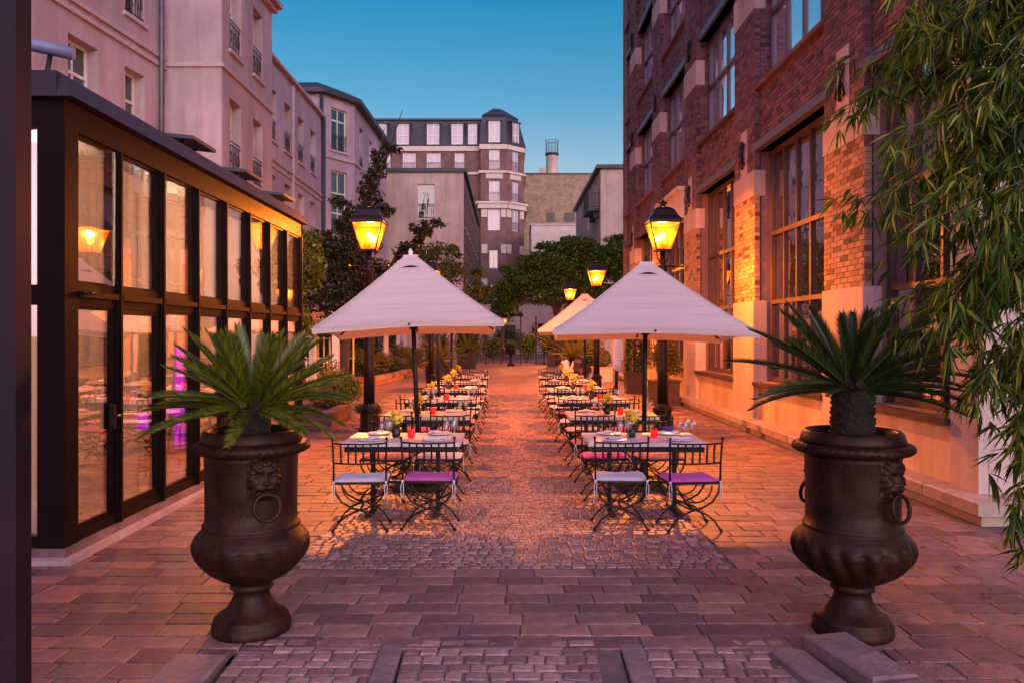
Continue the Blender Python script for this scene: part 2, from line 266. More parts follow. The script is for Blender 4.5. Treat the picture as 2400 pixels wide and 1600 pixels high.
# ------------------------------------------------------------------ mesh helpers
class MB:
    def __init__(s): s.v = []; s.f = []; s.mi = []; s.cur = 0; s.sm = []; s.smooth = False
    def face(s, *ix): s.f.append(tuple(ix)); s.mi.append(s.cur); s.sm.append(s.smooth)
    def quad(s, a, b, c, d):
        n = len(s.v); s.v += [tuple(a), tuple(b), tuple(c), tuple(d)]; s.face(n, n+1, n+2, n+3); return s
    def hexa(s, p):       # p: 4 bottom (ccw) + 4 top
        n = len(s.v); s.v += [tuple(q) for q in p]
        for q in ((3,2,1,0),(4,5,6,7),(0,1,5,4),(1,2,6,5),(2,3,7,6),(3,0,4,7)): s.face(*[n+i for i in q])
        return s
    def box(s, x0, x1, y0, y1, z0, z1):
        return s.hexa([(x0,y0,z0),(x1,y0,z0),(x1,y1,z0),(x0,y1,z0),(x0,y0,z1),(x1,y0,z1),(x1,y1,z1),(x0,y1,z1)])
    def bar(s, a, b, wd, ht, up=(0,0,1)):
        a, b = Vector(a), Vector(b); d = (b-a).normalized(); u = Vector(up)
        if abs(d.dot(u)) > 0.99: u = Vector((0,1,0))
        x = d.cross(u).normalized()*wd/2; y = x.cross(d).normalized()*ht/2
        return s.hexa([a-x-y, a+x-y, a+x+y, a-x+y, b-x-y, b+x-y, b+x+y, b-x+y])
    def tube(s, pts, r, n=6, caps=True):
        pts = [Vector(p) for p in pts]; m = len(pts); base = len(s.v)
        rs = r if isinstance(r, (list, tuple)) else [r]*m
        t0 = (pts[1]-pts[0]).normalized(); u = Vector((0,0,1)) if abs(t0.z) < 0.9 else Vector((1,0,0))
        x = t0.cross(u).normalized()
        for i, p in enumerate(pts):
            t = (pts[min(i+1, m-1)]-pts[max(i-1, 0)]).normalized()
            x = (x - t*x.dot(t)).normalized(); y = t.cross(x)
            for k in range(n):
                a = 2*math.pi*k/n; s.v.append(tuple(p + (x*math.cos(a)+y*math.sin(a))*rs[i]))
        old = s.smooth; s.smooth = True
        for i in range(m-1):
            for k in range(n):
                s.face(base+i*n+k, base+i*n+(k+1)%n, base+(i+1)*n+(k+1)%n, base+(i+1)*n+k)
        s.smooth = old
        if caps:
            s.face(*[base+k for k in reversed(range(n))]); s.face(*[base+(m-1)*n+k for k in range(n)])
        return s
    def lathe(s, prof, n=24, c=(0,0,0), mod=None, smooth=True):
        base = len(s.v); m = len(prof)
        for i, (r, h) in enumerate(prof):
            for k in range(n):
                a = 2*math.pi*k/n; q = r*(mod(a, h) if mod else 1)
                s.v.append((c[0]+q*math.cos(a), c[1]+q*math.sin(a), c[2]+h))
        old = s.smooth; s.smooth = smooth
        for i in range(m-1):
            for k in range(n):
                s.face(base+i*n+k, base+i*n+(k+1)%n, base+(i+1)*n+(k+1)%n, base+(i+1)*n+k)
        s.smooth = old
        if prof[0][0] > 1e-6: s.face(*[base+k for k in reversed(range(n))])
        if prof[-1][0] > 1e-6: s.face(*[base+(m-1)*n+k for k in range(n)])
        return s
    def ball(s, c, r, n=8, sz=1.0):
        prof = [(max(1e-4, r*math.sin(math.pi*i/n)), -r*sz*math.cos(math.pi*i/n)) for i in range(n+1)]
        return s.lathe(prof, n*2 if n > 5 else 8, c)
    def piece(s, x0, x1, y0, y1, z0, z1, c=0.01, j=0.0):
        """stone set in a floor: worn, slightly uneven block"""
        q = lambda: (rnd.random()-0.5)*j
        cs = [(x0+q(),y0+q()),(x1+q(),y0+q()),(x1+q(),y1+q()),(x0+q(),y1+q())]
        n = len(s.v); cx, cy = (x0+x1)/2, (y0+y1)/2
        t = [q()*0.45 for _ in range(4)]
        for (x, y) in cs: s.v.append((x, y, z0))
        for i, (x, y) in enumerate(cs): s.v.append((x, y, z1-c*0.7+t[i]))
        for i, (x, y) in enumerate(cs): s.v.append((x+(c if x < cx else -c), y+(c if y < cy else -c), z1+t[i]))
        for a in (4, 8):
            for k in range(4):
                l = (k+1) % 4; s.face(n+a-4+k, n+a-4+l, n+a+l, n+a+k)
        s.face(n+8, n+9, n+10, n+11); return s
    def mesh(s, name, mats):
        me = bpy.data.meshes.new(name); me.from_pydata(s.v, [], s.f); me.update()
        for m in (mats if isinstance(mats, (list, tuple)) else [mats]): me.materials.append(M[m] if isinstance(m, str) else m)
        if any(s.mi): me.polygons.foreach_set('material_index', s.mi)
        if any(s.sm): me.polygons.foreach_set('use_smooth', s.sm)
        return me
    def build(s, name, mats, parent=None, loc=(0,0,0), rot=(0,0,0)):
        return link(name, s.mesh(name, mats), parent, loc, rot)
def link(name, me, parent=None, loc=(0,0,0), rot=(0,0,0)):
    o = bpy.data.objects.new(name, me); COL.objects.link(o); o.parent = parent
    o.location = loc; o.rotation_euler = rot; return o
def tag(o, label, cat, group=None):
    o['label'] = label; o['category'] = cat
    if group: o['group'] = group
    return o
def kind(o, k): o['kind'] = k; return o
def thing(name, label, cat, loc=(0,0,0), rz=0.0, group=None, rot=None):
    o = bpy.data.objects.new(name, None); COL.objects.link(o); o.empty_display_size = 0.2
    o.location = loc; o.rotation_euler = rot if rot else (0,0,rz); return tag(o, label, cat, group)
def dup(root, loc, rz=0.0, label=None, group=None, scale=None):
    def cp(o, par):
        c = o.copy(); COL.objects.link(c); c.parent = par
        for ch in kids.get(o.name, []): cp(ch, c)
        return c
    kids = {}
    st = [root]
    while st:
        q = st.pop(); kids[q.name] = list(q.children); st += kids[q.name]
    r = cp(root, None); r.location = loc; r.rotation_euler = (0,0,rz) if not isinstance(rz, tuple) else rz
    if scale: r.scale = (scale,)*3
    if label: r['label'] = label
    if group: r['group'] = group
    return r
def np_mesh(name, verts, nper, mat):
    """loose polygons of nper corners each, verts (n*nper,3)"""
    me = bpy.data.meshes.new(name); nv = len(verts); nf = nv//nper
    me.vertices.add(nv); me.vertices.foreach_set('co', np.asarray(verts, dtype=np.float32).ravel())
    me.loops.add(nv); me.loops.foreach_set('vertex_index', np.arange(nv, dtype=np.int32))
    me.polygons.add(nf); me.polygons.foreach_set('loop_start', np.arange(0, nv, nper, dtype=np.int32))
    me.update(calc_edges=True); me.materials.append(M[mat]); return me
RNG = np.random.default_rng(11)
def leaf_cloud(centers, size, aspect=0.55, flat=0.0):
    """one rhombic leaf per centre, random attitude"""
    n = len(centers); d = RNG.normal(size=(n,3)); d[:,2] -= flat; d /= np.linalg.norm(d, axis=1)[:,None]
    e = RNG.normal(size=(n,3)); e -= d*(e*d).sum(1)[:,None]; e /= np.linalg.norm(e, axis=1)[:,None]
    s = (size*(0.6+0.8*RNG.random(n)))[:,None]
    a = centers - d*s*0.5; b = centers + e*s*aspect*0.5; c = centers + d*s*0.5; f = centers - e*s*aspect*0.5
    return np.stack([a,b,c,f], 1).reshape(-1,3)
def blobs(n, spec):
    """spec: list of (cx,cy,cz, rx,ry,rz, weight); points thrown mostly into the shells"""
    wts = np.array([q[6] for q in spec], float); wts /= wts.sum(); ids = RNG.choice(len(spec), n, p=wts)
    S = np.array([q[:6] for q in spec], float)[ids]
    d = RNG.normal(size=(n,3)); d /= np.linalg.norm(d, axis=1)[:,None]; r = RNG.random(n)**0.45
    return S[:,:3] + d*r[:,None]*S[:,3:6]
# ================================================================== GROUND
def sheet(name, rects, z, mat):
    mb = MB()
    for x0,x1,y0,y1 in rects: mb.quad((x0,y0,z),(x1,y0,z),(x1,y1,z),(x0,y1,z))
    return kind(mb.build(name, mat), 'structure')
sheet('ground', [(-1500,1500,-1500,1500)], -0.7, 'soil_ground')
RX0, RX1, RY = -1.55, 1.80, 4.64
paving = sheet('courtyard_paving', [(-30,RX0,-8,24),(RX1,30,-8,24),(RX0,RX1,RY,24)], -0.008, 'joint')
sheet('far_paving', [(-30,30,24,140)], -0.006, 'pave_far')
lane = sheet('cobbled_lane', [(-1.62,1.76,6.1,24)], -0.004, 'joint')

def unit_pieces(name, L, W, H, c, j, mat, n=14):
    out = []
    for _ in range(n):
        mb = MB(); mb.piece(-L/2, L/2, -W/2, W/2, 0, H, c, j); out.append(mb.mesh(name, mat))
    return out
def lay(parent, name, items, L, W, c, j, mat, H=0.05, top=0.0, limit=300):
    """items: (cx,cy,z,length,width,slope); the nearest become parts, the rest one field"""
    items.sort(key=lambda q: q[1]*1.0 + 0.15*abs(q[0]))
    ms = unit_pieces(name, L, W, H, c, j, mat)
    for (cx,cy,z,l,wd,sl) in items[:limit]:
        o = link(name, rnd.choice(ms), parent, (cx,cy,z-H+rnd.uniform(-.003,.003)), (sl+rnd.gauss(0,.006), rnd.gauss(0,.006), rnd.gauss(0,.006)))
        o.scale = (l/L, wd/W, 1)
    mb = MB()
    for (cx,cy,z,l,wd,sl) in items[limit:]:
        t = rnd.uniform(-.003,.003); mb.piece(cx-l/2,cx+l/2,cy-wd/2,cy+wd/2, z-0.03+t, z+t, c, j)
    if mb.v: kind(mb.build(name+'_field', mat, parent), 'stuff')
def clipspan(a, b, lo, hi): return max(a, lo), min(b, hi)
# clay pavers in courses across the court
items = []
y = 2.6; row = 0
while y < 24:
    hgt = 0.196 + rnd.uniform(-.008,.008)
    spans = []
    yc = y + hgt/2
    xl = -5.2 if yc < 6.25 else -3.42; xr = 5.6 if yc < 7.0 else 4.36
    if yc < RY: spans = [(xl, RX0-0.02), (2.14, xr)]
    elif yc < 6.2: spans = [(xl, xr)]; lane_y = y+hgt
    else: spans = [(xl, -1.63), (1.77, xr)]
    for lo, hi in spans:
        x = lo - rnd.random()*0.3
        while x < hi:
            l = rnd.choice([0.27,0.33,0.33,0.38,0.44])*rnd.uniform(.93,1.07)
            a, b = clipspan(x, x+l, lo, hi)
            if b-a > 0.07 and yc > 3.3: items.append(((a+b)/2, yc, 0.0, b-a-0.012, hgt-0.011, 0.0))
            x += l
    y += hgt; row += 1
lay(paving, 'paver', items, 0.36, 0.19, 0.0045, 0.012, 'paver')
# little cobbles of the lane, in wavering rows
items = []
y = lane_y+.004
while y < 23.9:
    hgt = 0.088*rnd.uniform(.88,1.12) if y < 15 else 0.13
    x = -1.6 - rnd.random()*0.08
    while x < 1.75:
        l = 0.092*rnd.uniform(.75,1.3) if y < 15 else 0.14*rnd.uniform(.8,1.2)
        if x+l < 1.78: items.append((x+l/2, y+hgt/2+0.014*math.sin(x*2.1+y), 0.004, l-0.012, hgt-0.012, 0.0))
        x += l
    y += hgt
lay(lane, 'cobble', items, 0.09, 0.09, 0.008, 0.012, 'cobble')
# the ramp at the bottom of the picture: three cobbled strips falling towards the camera
ramp = MB()
strips = [(-1.53,-0.60,0.035),(-0.588,0.646,0.085),(0.658,1.72,0.035)]
for a,b,s in strips:
    ramp.hexa([(a,-1,-.5),(b,-1,-.5),(b,RY,-.5),(a,RY,-.5),(a,-1,-(RY+1)*s-.008),(b,-1,-(RY+1)*s-.008),(b,RY,-.008),(a,RY,-.008)])
ramp = kind(ramp.build('ramp', 'joint'), 'structure')
items = []
for a,b,s in strips:
    y = 3.3; small = s > 0.1
    while y < RY-0.03:
        hgt = (0.07 if small else 0.095)*rnd.uniform(.9,1.1); x = a
        edge = 0.0 if small else 0.13
        lo, hi = (a+ (0 if a < 0 else edge), b - (edge if a < 0 else 0)) if not small else (a, b)
        x = lo
        while x < hi-0.03:
            l = (0.075 if small else 0.12)*rnd.uniform(.75,1.3); l = hi-x if hi-x < l+.05 else l
            items.append((x+l/2, y+hgt/2+(0.012*math.sin(x*5) if small else 0), -(RY-y-hgt/2)*s, l-0.010, hgt-0.010, s)); x += l
        y += hgt
lay(ramp, 'cobble', items, 0.10, 0.09, 0.008, 0.012, 'cobble')
for x0,x1 in ((-0.725,-0.60),(0.658,0.783)):
    y = 1.6
    while y < RY-.02:
        l = min(0.62, RY-y); mb = MB(); mb.piece(x0,x1,-l/2+.004,l/2-.004,-.05,0,.008,.008)
        mb.build('edge_slab', 'slab', ramp, (0, y+l/2, -(RY-y-l/2)*0.035+0.001), (0.035,0,0)); y += l
kerbs = kind(MB().box(1.80,2.13,-1,4.50,-.5,-.02).build('ramp_kerb', 'joint'), 'structure')
y = 4.60
for l in (0.62,0.71,0.78,0.7):
    mb = MB(); mb.piece(-.135,.135,-l/2+.006,l/2-.006,-.12,0.0,.016,.02); mb.build('kerb_stone','slab',kerbs,(1.84+(4.6-y+l/2)*.2,y-l/2,0.085),(0,0,R(11)+rnd.uniform(-.01,.01))); y -= l
y = 4.5
for l in (0.75,0.7,0.8):
    mb = MB(); mb.piece(-.10,.10,-l/2+.006,l/2-.006,-.12,0.0,.016,.014); mb.build('kerb_stone','slab',kerbs,(1.575+(4.5-y+l/2)*.2,y-l/2,0.022),(.02,.03,R(11)+rnd.uniform(-.012,.012))); y -= l
y = 1.9
for l in (0.9,0.85,0.8):
    mb = MB(); mb.piece(-1.86,-1.575,-l/2+.005,l/2-.005,-.1,0.0,.012,.012); mb.build('kerb_stone','slab',kerbs,(0,y+l/2,0.016),(0,0,-.01)); y += l

# ================================================================== FACADES
class Fac:
    """a wall line: u runs along it, d runs into the building"""
    def __init__(s, x, y, ux, uy):
        l = math.hypot(ux, uy); s.o = (x, y); s.u = (ux/l, uy/l); s.n = (-uy/l, ux/l); s.ang = math.atan2(uy, ux)
    def p(s, u, d, z): return (s.o[0]+s.u[0]*u+s.n[0]*d, s.o[1]+s.u[1]*u+s.n[1]*d, z)
    def box(s, mb, u0,u1,d0,d1,z0,z1):
        return mb.hexa([s.p(u0,d0,z0),s.p(u1,d0,z0),s.p(u1,d1,z0),s.p(u0,d1,z0),s.p(u0,d0,z1),s.p(u1,d0,z1),s.p(u1,d1,z1),s.p(u0,d1,z1)])
def wall(mb, F, u0,u1,z0,z1, ops=(), rev=0.25, d=0.0):
    us = sorted({u0,u1,*[q for o in ops for q in o[:2]]}); zs = sorted({z0,z1,*[q for o in ops for q in o[2:4]]})
    for a,b in zip(us,us[1:]):
        for c,e in zip(zs,zs[1:]):
            uc, zc = (a+b)/2, (c+e)/2
            if any(o[0]<uc<o[1] and o[2]<zc<o[3] for o in ops): continue
            mb.quad(F.p(a,d,c),F.p(b,d,c),F.p(b,d,e),F.p(a,d,e))
    for o in ops:
        a,b,c,e = o[:4]
        mb.quad(F.p(a,d,c),F.p(a,d+rev,c),F.p(a,d+rev,e),F.p(a,d,e)); mb.quad(F.p(b,d,c),F.p(b,d+rev,c),F.p(b,d+rev,e),F.p(b,d,e))
        mb.quad(F.p(a,d,c),F.p(b,d,c),F.p(b,d+rev,c),F.p(a,d+rev,c)); mb.quad(F.p(a,d,e),F.p(b,d,e),F.p(b,d+rev,e),F.p(a,d+rev,e))
def part(mb, name, mats, root):
    L = root.location
    return mb.build(name, mats, root, (-L.x,-L.y,-L.z))
_wc = {}
def win_meshes(w, h, cols, rows, mat, fw, bw, dp, glass):
    """rows: list of pane-row bottoms+top fractions in metres"""
    key = (round(w,2), round(h,2), cols, tuple(round(r,2) for r in rows), mat, fw, bw, glass)
    if key in _wc: return _wc[key]
    mb = MB(); mb.box(0,fw,0,dp,0,h); mb.box(w-fw,w,0,dp,0,h); mb.box(fw,w-fw,0,dp,0,fw); mb.box(fw,w-fw,0,dp,h-fw,h)
    iw = (w-2*fw)
    zs = [fw]+list(rows)+[h-fw]
    for r in rows: mb.box(fw,w-fw,-0.012,dp-.01,r-bw*0.7,r+bw*0.7)
    xs = [fw+iw*i/cols for i in range(cols+1)]
    for x in xs[1:-1]:
        lo = fw
        for k in range(len(zs)-1):
            z0 = zs[k]+(bw*0.7 if k else 0); z1 = zs[k+1]-(bw*0.7 if k < len(zs)-2 else 0)
            mb.box(x-bw/2,x+bw/2,0.004,dp-.006,z0,z1)
    fm = mb.mesh('window', mat)
    panes = []
    for i in range(cols):
        for k in range(len(zs)-1):
            a, b, c, e = xs[i], xs[i+1], zs[k], zs[k+1]
            g = MB(); g.box(-(b-a)/2,(b-a)/2,-.004,.004,-(e-c)/2,(e-c)/2); panes.append((g.mesh('pane', glass), ((a+b)/2, dp*0.5, (c+e)/2)))
    _wc[key] = (fm, panes); return _wc[key]
def add_window(root, F, u0,u1,z0,z1, cols=2, rows=(), mat='white_paint', fw=0.06, bw=0.05, dp=0.07, glass='glass_win', rev=0.22, d=0.0,
               sill=None, rail=None, silld=0.07):
    fm, panes = win_meshes(u1-u0, z1-z0, cols, rows, mat, fw, bw, dp, glass)
    L = root.location; q = F.p(u0, d+rev-dp, z0)
    wo = link('window', fm, root, (q[0]-L.x, q[1]-L.y, q[2]-L.z), (0,0,F.ang))
    for me, c in panes:
        link('pane', me, wo, c, (rnd.gauss(0,.004), 0, rnd.gauss(0,.004)))
    dd = -(rev-dp)
    if sill:
        mb = MB(); mb.box(-.08,u1-u0+.08,dd-silld,dp,-.10,-.003); mb.build('sill', sill, wo)
    if rail:
        mb = MB(); W = u1-u0; hh = rail
        yb = dd+0.03
        for z in (0.10, hh*0.88, hh): mb.bar((0,yb,z),(W,yb,z),.022,.028)
        nb = max(5,int(W/0.12))
        for i in range(1,nb): mb.bar((W*i/nb,yb,.10),(W*i/nb,yb,hh*.88),.014,.014)
        for i in range(3):
            cx = W*(i+.5)/3; mb.tube([(cx+.09*math.cos(t),yb,hh*.5+.16*math.sin(t)) for t in [k*math.pi/5 for k in range(11)]],.01,4,False)
        mb.build('railing','iron',wo)
    return wo

# ------------------------------------------------------------------ brick loft building on the right
WX, YE = 4.65, 31.8
loft = thing('brick_building', 'tall purple-red brick loft building with big steel windows and stone-based piers along the right', 'building', (WX, 7.85, 0))
FR = Fac(WX, YE, 0, -1)            # u = YE - y
U = lambda y: YE - y
PIERS = [(10.36+4.58*k, 11.66+4.58*k) for k in range(5)]
BAYS = [(8.35,10.36)] + [(11.66+4.58*k, 14.94+4.58*k) for k in range(4)] + [(29.98,31.45)]
FLOORS = [(0.92,5.22,[2.39-.92,3.66-.92]), (6.44,8.95,[1.35]), (10.10,12.60,[1.35]), (13.76,16.2,[1.35])]
SPD = 0.10; ZT = 17.6
mb = MB()
ops = [(U(b),U(a),z0,z1) for a,b in BAYS for z0,z1,_ in FLOORS]
wall(mb, FR, 0, U(8.35), 0, ZT, ops, rev=0.30, d=SPD+0.004)
# far end, roof, near end and back
mb.quad((WX,YE,0),(WX+14,YE,0),(WX+14,YE,ZT),(WX,YE,ZT)); mb.quad((WX,7.86,ZT),(WX+14,7.86,ZT),(WX+14,YE,ZT),(WX,YE,ZT))
mb.quad((WX+14,7.86,0),(WX+14,YE,0),(WX+14,YE,ZT),(WX+14,7.86,ZT))
part(mb, 'wall', 'mortar', loft)
mb = MB()
for k,(a,b) in enumerate(PIERS): FR.box(mb, U(b), U(a), 0.004, SPD+.02, 0.2, ZT)
FR.box(mb, 0, U(31.45), 0.004, SPD+.02, 0.2, ZT)
part(mb, 'pier', 'mortar', loft)
# bricks
BR = []      # (u0,u1,d0,d1,z0,z1,material)
CH = 0.0745
def courses(u0,u1,z0,z1,d,mat, axis='u', edge=None):
    n = max(1, round((z1-z0)/CH)); ch = (z1-z0)/n
    for i in range(n):
        za = z0+i*ch+.005; zb = z0+(i+1)*ch-.005
        x = u0 - (0.115 if (i%2) else 0.0)
        while x < u1-.01:
            a, b = max(x,u0), min(x+0.22,u1)
            if b-a > .03:
                j = rnd.uniform(-.004,.003)
                if axis == 'u': BR.append((a,b-.009,d-.008+j,d+.05,za,zb,mat))
                else: BR.append((edge-.05,edge+.008+j,a,b-.009,za,zb,mat))
            x += 0.23
for k,(a,b) in enumerate(PIERS):
    courses(U(b),U(a),2.42,4.39,0.004,'brick_buff'); courses(0.0,SPD,2.42,4.39,0,'brick_buff','d',U(a))
    for z0,z1 in ((4.87,7.9),(8.5,11.5),(12.1,15.1),(15.7,ZT)):
        if z0 > 9 and k == 0: pass
        courses(U(b),U(a),z0,z1,0.004,'brick'); courses(0.0,SPD,z0,z1,0,'brick','d',U(a))
courses(0,U(31.45),2.42,ZT,0.004,'brick')
for a,b in BAYS:
    for i,(z0,z1,_) in enumerate(FLOORS):
        top = FLOORS[i+1][0]-0.08 if i < 3 else ZT
        if a < 9 and i > 1: continue
        courses(U(b),U(a),z1+0.17,top,SPD,'brick')
        if i: courses(SPD+.01, SPD+.22, z0, z1, 0, 'brick', 'd', U(b))
BR.sort(key=lambda q: (YE-q[1])**2*1.0 + (q[4]-1.8)**2)
_bm = {}
for (a,b,c,e,f,g,m) in [q for q in BR if q[6] in ('brick_buff','brick')][:300]:
    key = (round(b-a,2), round(e-c,2), m)
    if key not in _bm: _bm[key] = MB().box(-(b-a)/2,(b-a)/2,-(e-c)/2,(e-c)/2,-(g-f)/2,(g-f)/2).mesh('brick', m)
    q = FR.p((a+b)/2,(c+e)/2,(f+g)/2)
    link('brick', _bm[key], loft, (q[0]-WX, q[1]-7.85, q[2]), (0, rnd.gauss(0,.004), FR.ang))
for m in ('brick','brick_buff'):
    mb = MB()
    for q in BR[300:]:
        if q[6] == m: FR.box(mb, *q[:6])
    kind(part(mb, 'brick_field', m, loft), 'stuff')
# stone blocks, lintels, sills, plinth panels, anchors
def stone(mat, u0,u1,d0,d1,z0,z1, name):
    m = MB(); FR.box(m,u0,u1,d0,d1,z0,z1); part(m,name,mat,loft)
for k,(a,b) in enumerate(PIERS):
    stone('pale_stone',U(b)-.02,U(a)+.02,-.03,SPD+.12,0.225,1.32,'stone_base'); stone('pale_stone',U(b)-.02,U(a)+.02,-.028,SPD+.12,1.326,2.42,'stone_base')
    for z0,z1 in ((4.39,4.87),(7.9,8.5),(11.5,12.1),(15.1,15.7)):
        stone('pale_stone',U(b)-.012,U(a)+.012,-.02,SPD+.10,z0,z1,'stone_block')
    stone('trim',U(b)+.45,U(a)-.45,-.012,SPD,4.872,5.75,'anchor_pad')
    for z0 in (5.28,8.95,12.6):
        m = MB(); uc = (U(a)+U(b))/2
        m.tube([FR.p(uc,-.05,z0-.27),FR.p(uc,-.06,z0),FR.p(uc,-.05,z0+.27)],.028,6)
        for s in (-1,1):
            m.tube([FR.p(uc+s*.02,-.06,z0),FR.p(uc+s*.10,-.055,z0+.08),FR.p(uc+s*.15,-.05,z0+.2),FR.p(uc+s*.08,-.05,z0+.22)],.02,5)
            m.tube([FR.p(uc+s*.02,-.06,z0),FR.p(uc+s*.10,-.055,z0-.08),FR.p(uc+s*.15,-.05,z0-.2),FR.p(uc+s*.08,-.05,z0-.22)],.02,5)
        m.ball(FR.p(uc,-.07,z0),.045,5)
        part(m,'wall_anchor','iron',loft)
for a,b in BAYS:
    for i,(z0,z1,rows) in enumerate(FLOORS):
        if a < 9 and i > 1: continue
        stone('steel_blue',U(b)-.12,U(a)+.10,SPD-.06-.06*(i==0),SPD+.2,z1,z1+.15,'lintel')
        add_window(loft, FR, U(b)+.002, U(a)-.002, z0, z1-.002, cols=(5 if i==0 else 4) if b-a>2.5 else 3, rows=rows, mat='steel_win' if i==0 else 'steel_blue',
                   fw=0.09, bw=0.055, dp=0.10, glass='glass_loft' if i==0 else 'glass_upper', rev=0.29, d=SPD)
        stone('wood_dark' if i==0 else 'brick',U(b)+.01,U(a)-.01,SPD-.11-.05*(i==0),SPD+.28,z0-.075,z0-.004,'window_sill')
    m = MB(); FR.box(m,U(b)-.02,U(a)+.02,0.05,SPD+.2,0.2,0.845); part(m,'plinth_panel','render_base',loft)
stone('cream',U(24.0),U(20.85),-.10,SPD+.1,4.86,5.55,'stone_hood')
stone('cream',U(24.05),U(20.8),-.2,SPD+.1,5.55,5.66,'stone_hood')
# near corner: pale stone pier and the wall that turns away
m = MB(); FR.box(m,U(8.35),U(7.85),0.0,.5,0.2,6.2); part(m,'corner_pier','pale_stone',loft)
FN = Fac(WX+.5, 7.86, 1, 0)
m = MB(); wall(m,FN,0,9,0.2,ZT); wall(m,FN,-.5,0.0,6.2,ZT); m.quad((WX,7.86,6.2),(WX,8.35,6.2),(WX,8.35,ZT),(WX,7.86,ZT)); part(m,'end_wall','pale_stone',loft)
# kerb ledge at the foot of the wall, in separate stones
ledge = kind(MB().box(4.47,4.76,7.5,31.8,-.3,0.10).build('wall_kerb','kerb'),'structure')
y = 7.42
while y < 31.5:
    l = rnd.uniform(1.0,1.5); m = MB(); m.piece(4.40,4.78,-l/2+.004,l/2-.004,0,0.125,.02,.012); m.build('kerb_stone','kerb',ledge,(0,y+l/2,0.102)); y += l
MB().box(4.77,9,7.5,7.9,-.3,0.10).build('kerb_base','kerb',ledge)
x = 4.78
while x < 8.5:
    l = 1.2; m = MB(); m.piece(-l/2+.004,l/2-.004,7.42,7.88,0,0.125,.02,.012); m.build('kerb_stone','kerb',ledge,(x+l/2,0,0.102)); x += l

# ------------------------------------------------------------------ pale buildings on the left
apt = thing('apartment_building', 'tall pale plastered apartment building with projecting wing behind the glass conservatory', 'building', (-9,21,0))
FL = Fac(-10.6, 5.0, 0.1, 1.0)      # drifts right as it recedes
ulen = math.hypot(1.6,16.0)
def uy(y): return (y-5.0)*ulen/16.0
mb = MB(); ops = []
wins = []
for ya,yb in ((9.3,10.4),(12.9,14.0),(14.95,15.85),(17.05,18.1),(19.15,20.0)):
    for z0 in (2.9,6.2,9.55,12.9): wins.append((uy(ya),uy(yb),z0,z0+2.05))
wall(mb,FL,0,ulen,0,17,wins,rev=0.34)
part(mb,'wall','plaster',apt)
for o in wins: add_window(apt,FL,o[0]+.002,o[1]-.002,o[2]+.002,o[3]-.002,2,(1.35,),fw=.07,rev=.33,sill='trim',rail=0.95 if o[2]>9 else None)
for z in (8.72,8.95,12.1):
    m = MB(); FL.box(m,0,ulen,-.07,.01,z,z+.09); part(m,'string_course','trim',apt)
PX = -7.5
FPc = Fac(-9.0,20.97,1,0); FPs = Fac(PX,20.97,0,1)
m = MB(); wall(m,FPc,0.0,1.5,0,12.05); part(m,'wing_front_wall','plaster',apt)
wins = []
for ya,yb in ((21.55,22.5),(23.55,24.45)):
    for z0 in (2.85,6.2,9.5): wins.append((ya-20.97,yb-20.97,z0,z0+2.0))
m = MB(); wall(m,FPs,0,4.5,0,12.05,wins,rev=.34); m.quad((PX,25.47,0),(-9.4,25.47,0),(-9.4,25.47,12.05),(PX,25.47,12.05)); part(m,'wing_side_wall','plaster',apt)
for o in wins: add_window(apt,FPs,o[0]+.002,o[1]-.002,o[2]+.002,o[3]-.002,2,(1.3,),fw=.07,rev=.33,sill='trim',rail=.85)
for z,dd in ((8.82,.06),(12.05,.16),(12.2,.30)):
    m = MB(); FPc.box(m,-.0,1.5+dd,-dd,.0,z,z+.12); FPs.box(m,0,4.5+dd*.5,-dd,0.0,z+.001,z+.119); part(m,'string_course' if z<9 else 'cornice','trim',apt)
m = MB(); m.hexa([(-16,20.5,12.34),(PX+.3,20.6,12.34),(PX+.3,25.7,12.34),(-16,25.7,12.34),(-14,21.5,14.6),(-9.2,22,14.6),(-9.2,25,14.6),(-14,25,14.6)]); part(m,'roof','zinc',apt)
m = MB(); m.tube([FL.p(uy(20.6),-.12,0.0),FL.p(uy(20.6),-.12,9),FL.p(uy(20.6),-.12,17)],.07,8); part(m,'drainpipe','steel_blue',apt)

rowh = thing('row_house', 'lower pale terrace with small dark windows beyond the projecting wing', 'building', (-9,32,0))
F2 = Fac(-9.0,25.47,0,1); L2 = 38.8-25.47
wins = []
for ya in (28.05,30.15,32.25,34.35,36.5):
    for z0 in (2.6,5.95,9.25): wins.append((ya-25.47,ya+.98-25.47,z0,z0+1.95))
m = MB(); wall(m,F2,0,L2,0,12.3,wins,rev=.34); part(m,'wall','plaster',rowh)
for o in wins: add_window(rowh,F2,o[0]+.002,o[1]-.002,o[2]+.002,o[3]-.002,2,(1.3,),fw=.07,rev=.33,sill='trim',rail=.8)
for z,dd in ((8.2,.05),(8.45,.07),(12.3,.18)):
    m = MB(); F2.box(m,0,L2,-dd,.0,z,z+.11); part(m,'string_course' if z<9 else 'cornice','trim',rowh)
m = MB(); m.tube([F2.p(7.95,-.03,0),F2.p(7.95,-.03,12.2)],.08,6); part(m,'pilaster_strip','trim',rowh)
m = MB(); m.tube([F2.p(L2-.15,-.12,0),F2.p(L2-.15,-.12,12.2)],.09,8); part(m,'drainpipe','zinc',rowh)
m = MB(); m.hexa([(-16,25.5,12.42),(-8.85,25.5,12.42),(-8.85,38.8,12.42),(-16,38.8,12.42),(-14,25.6,13.5),(-11.5,25.6,13.5),(-11.5,38.7,13.5),(-14,38.7,13.5)]); part(m,'roof','zinc',rowh)
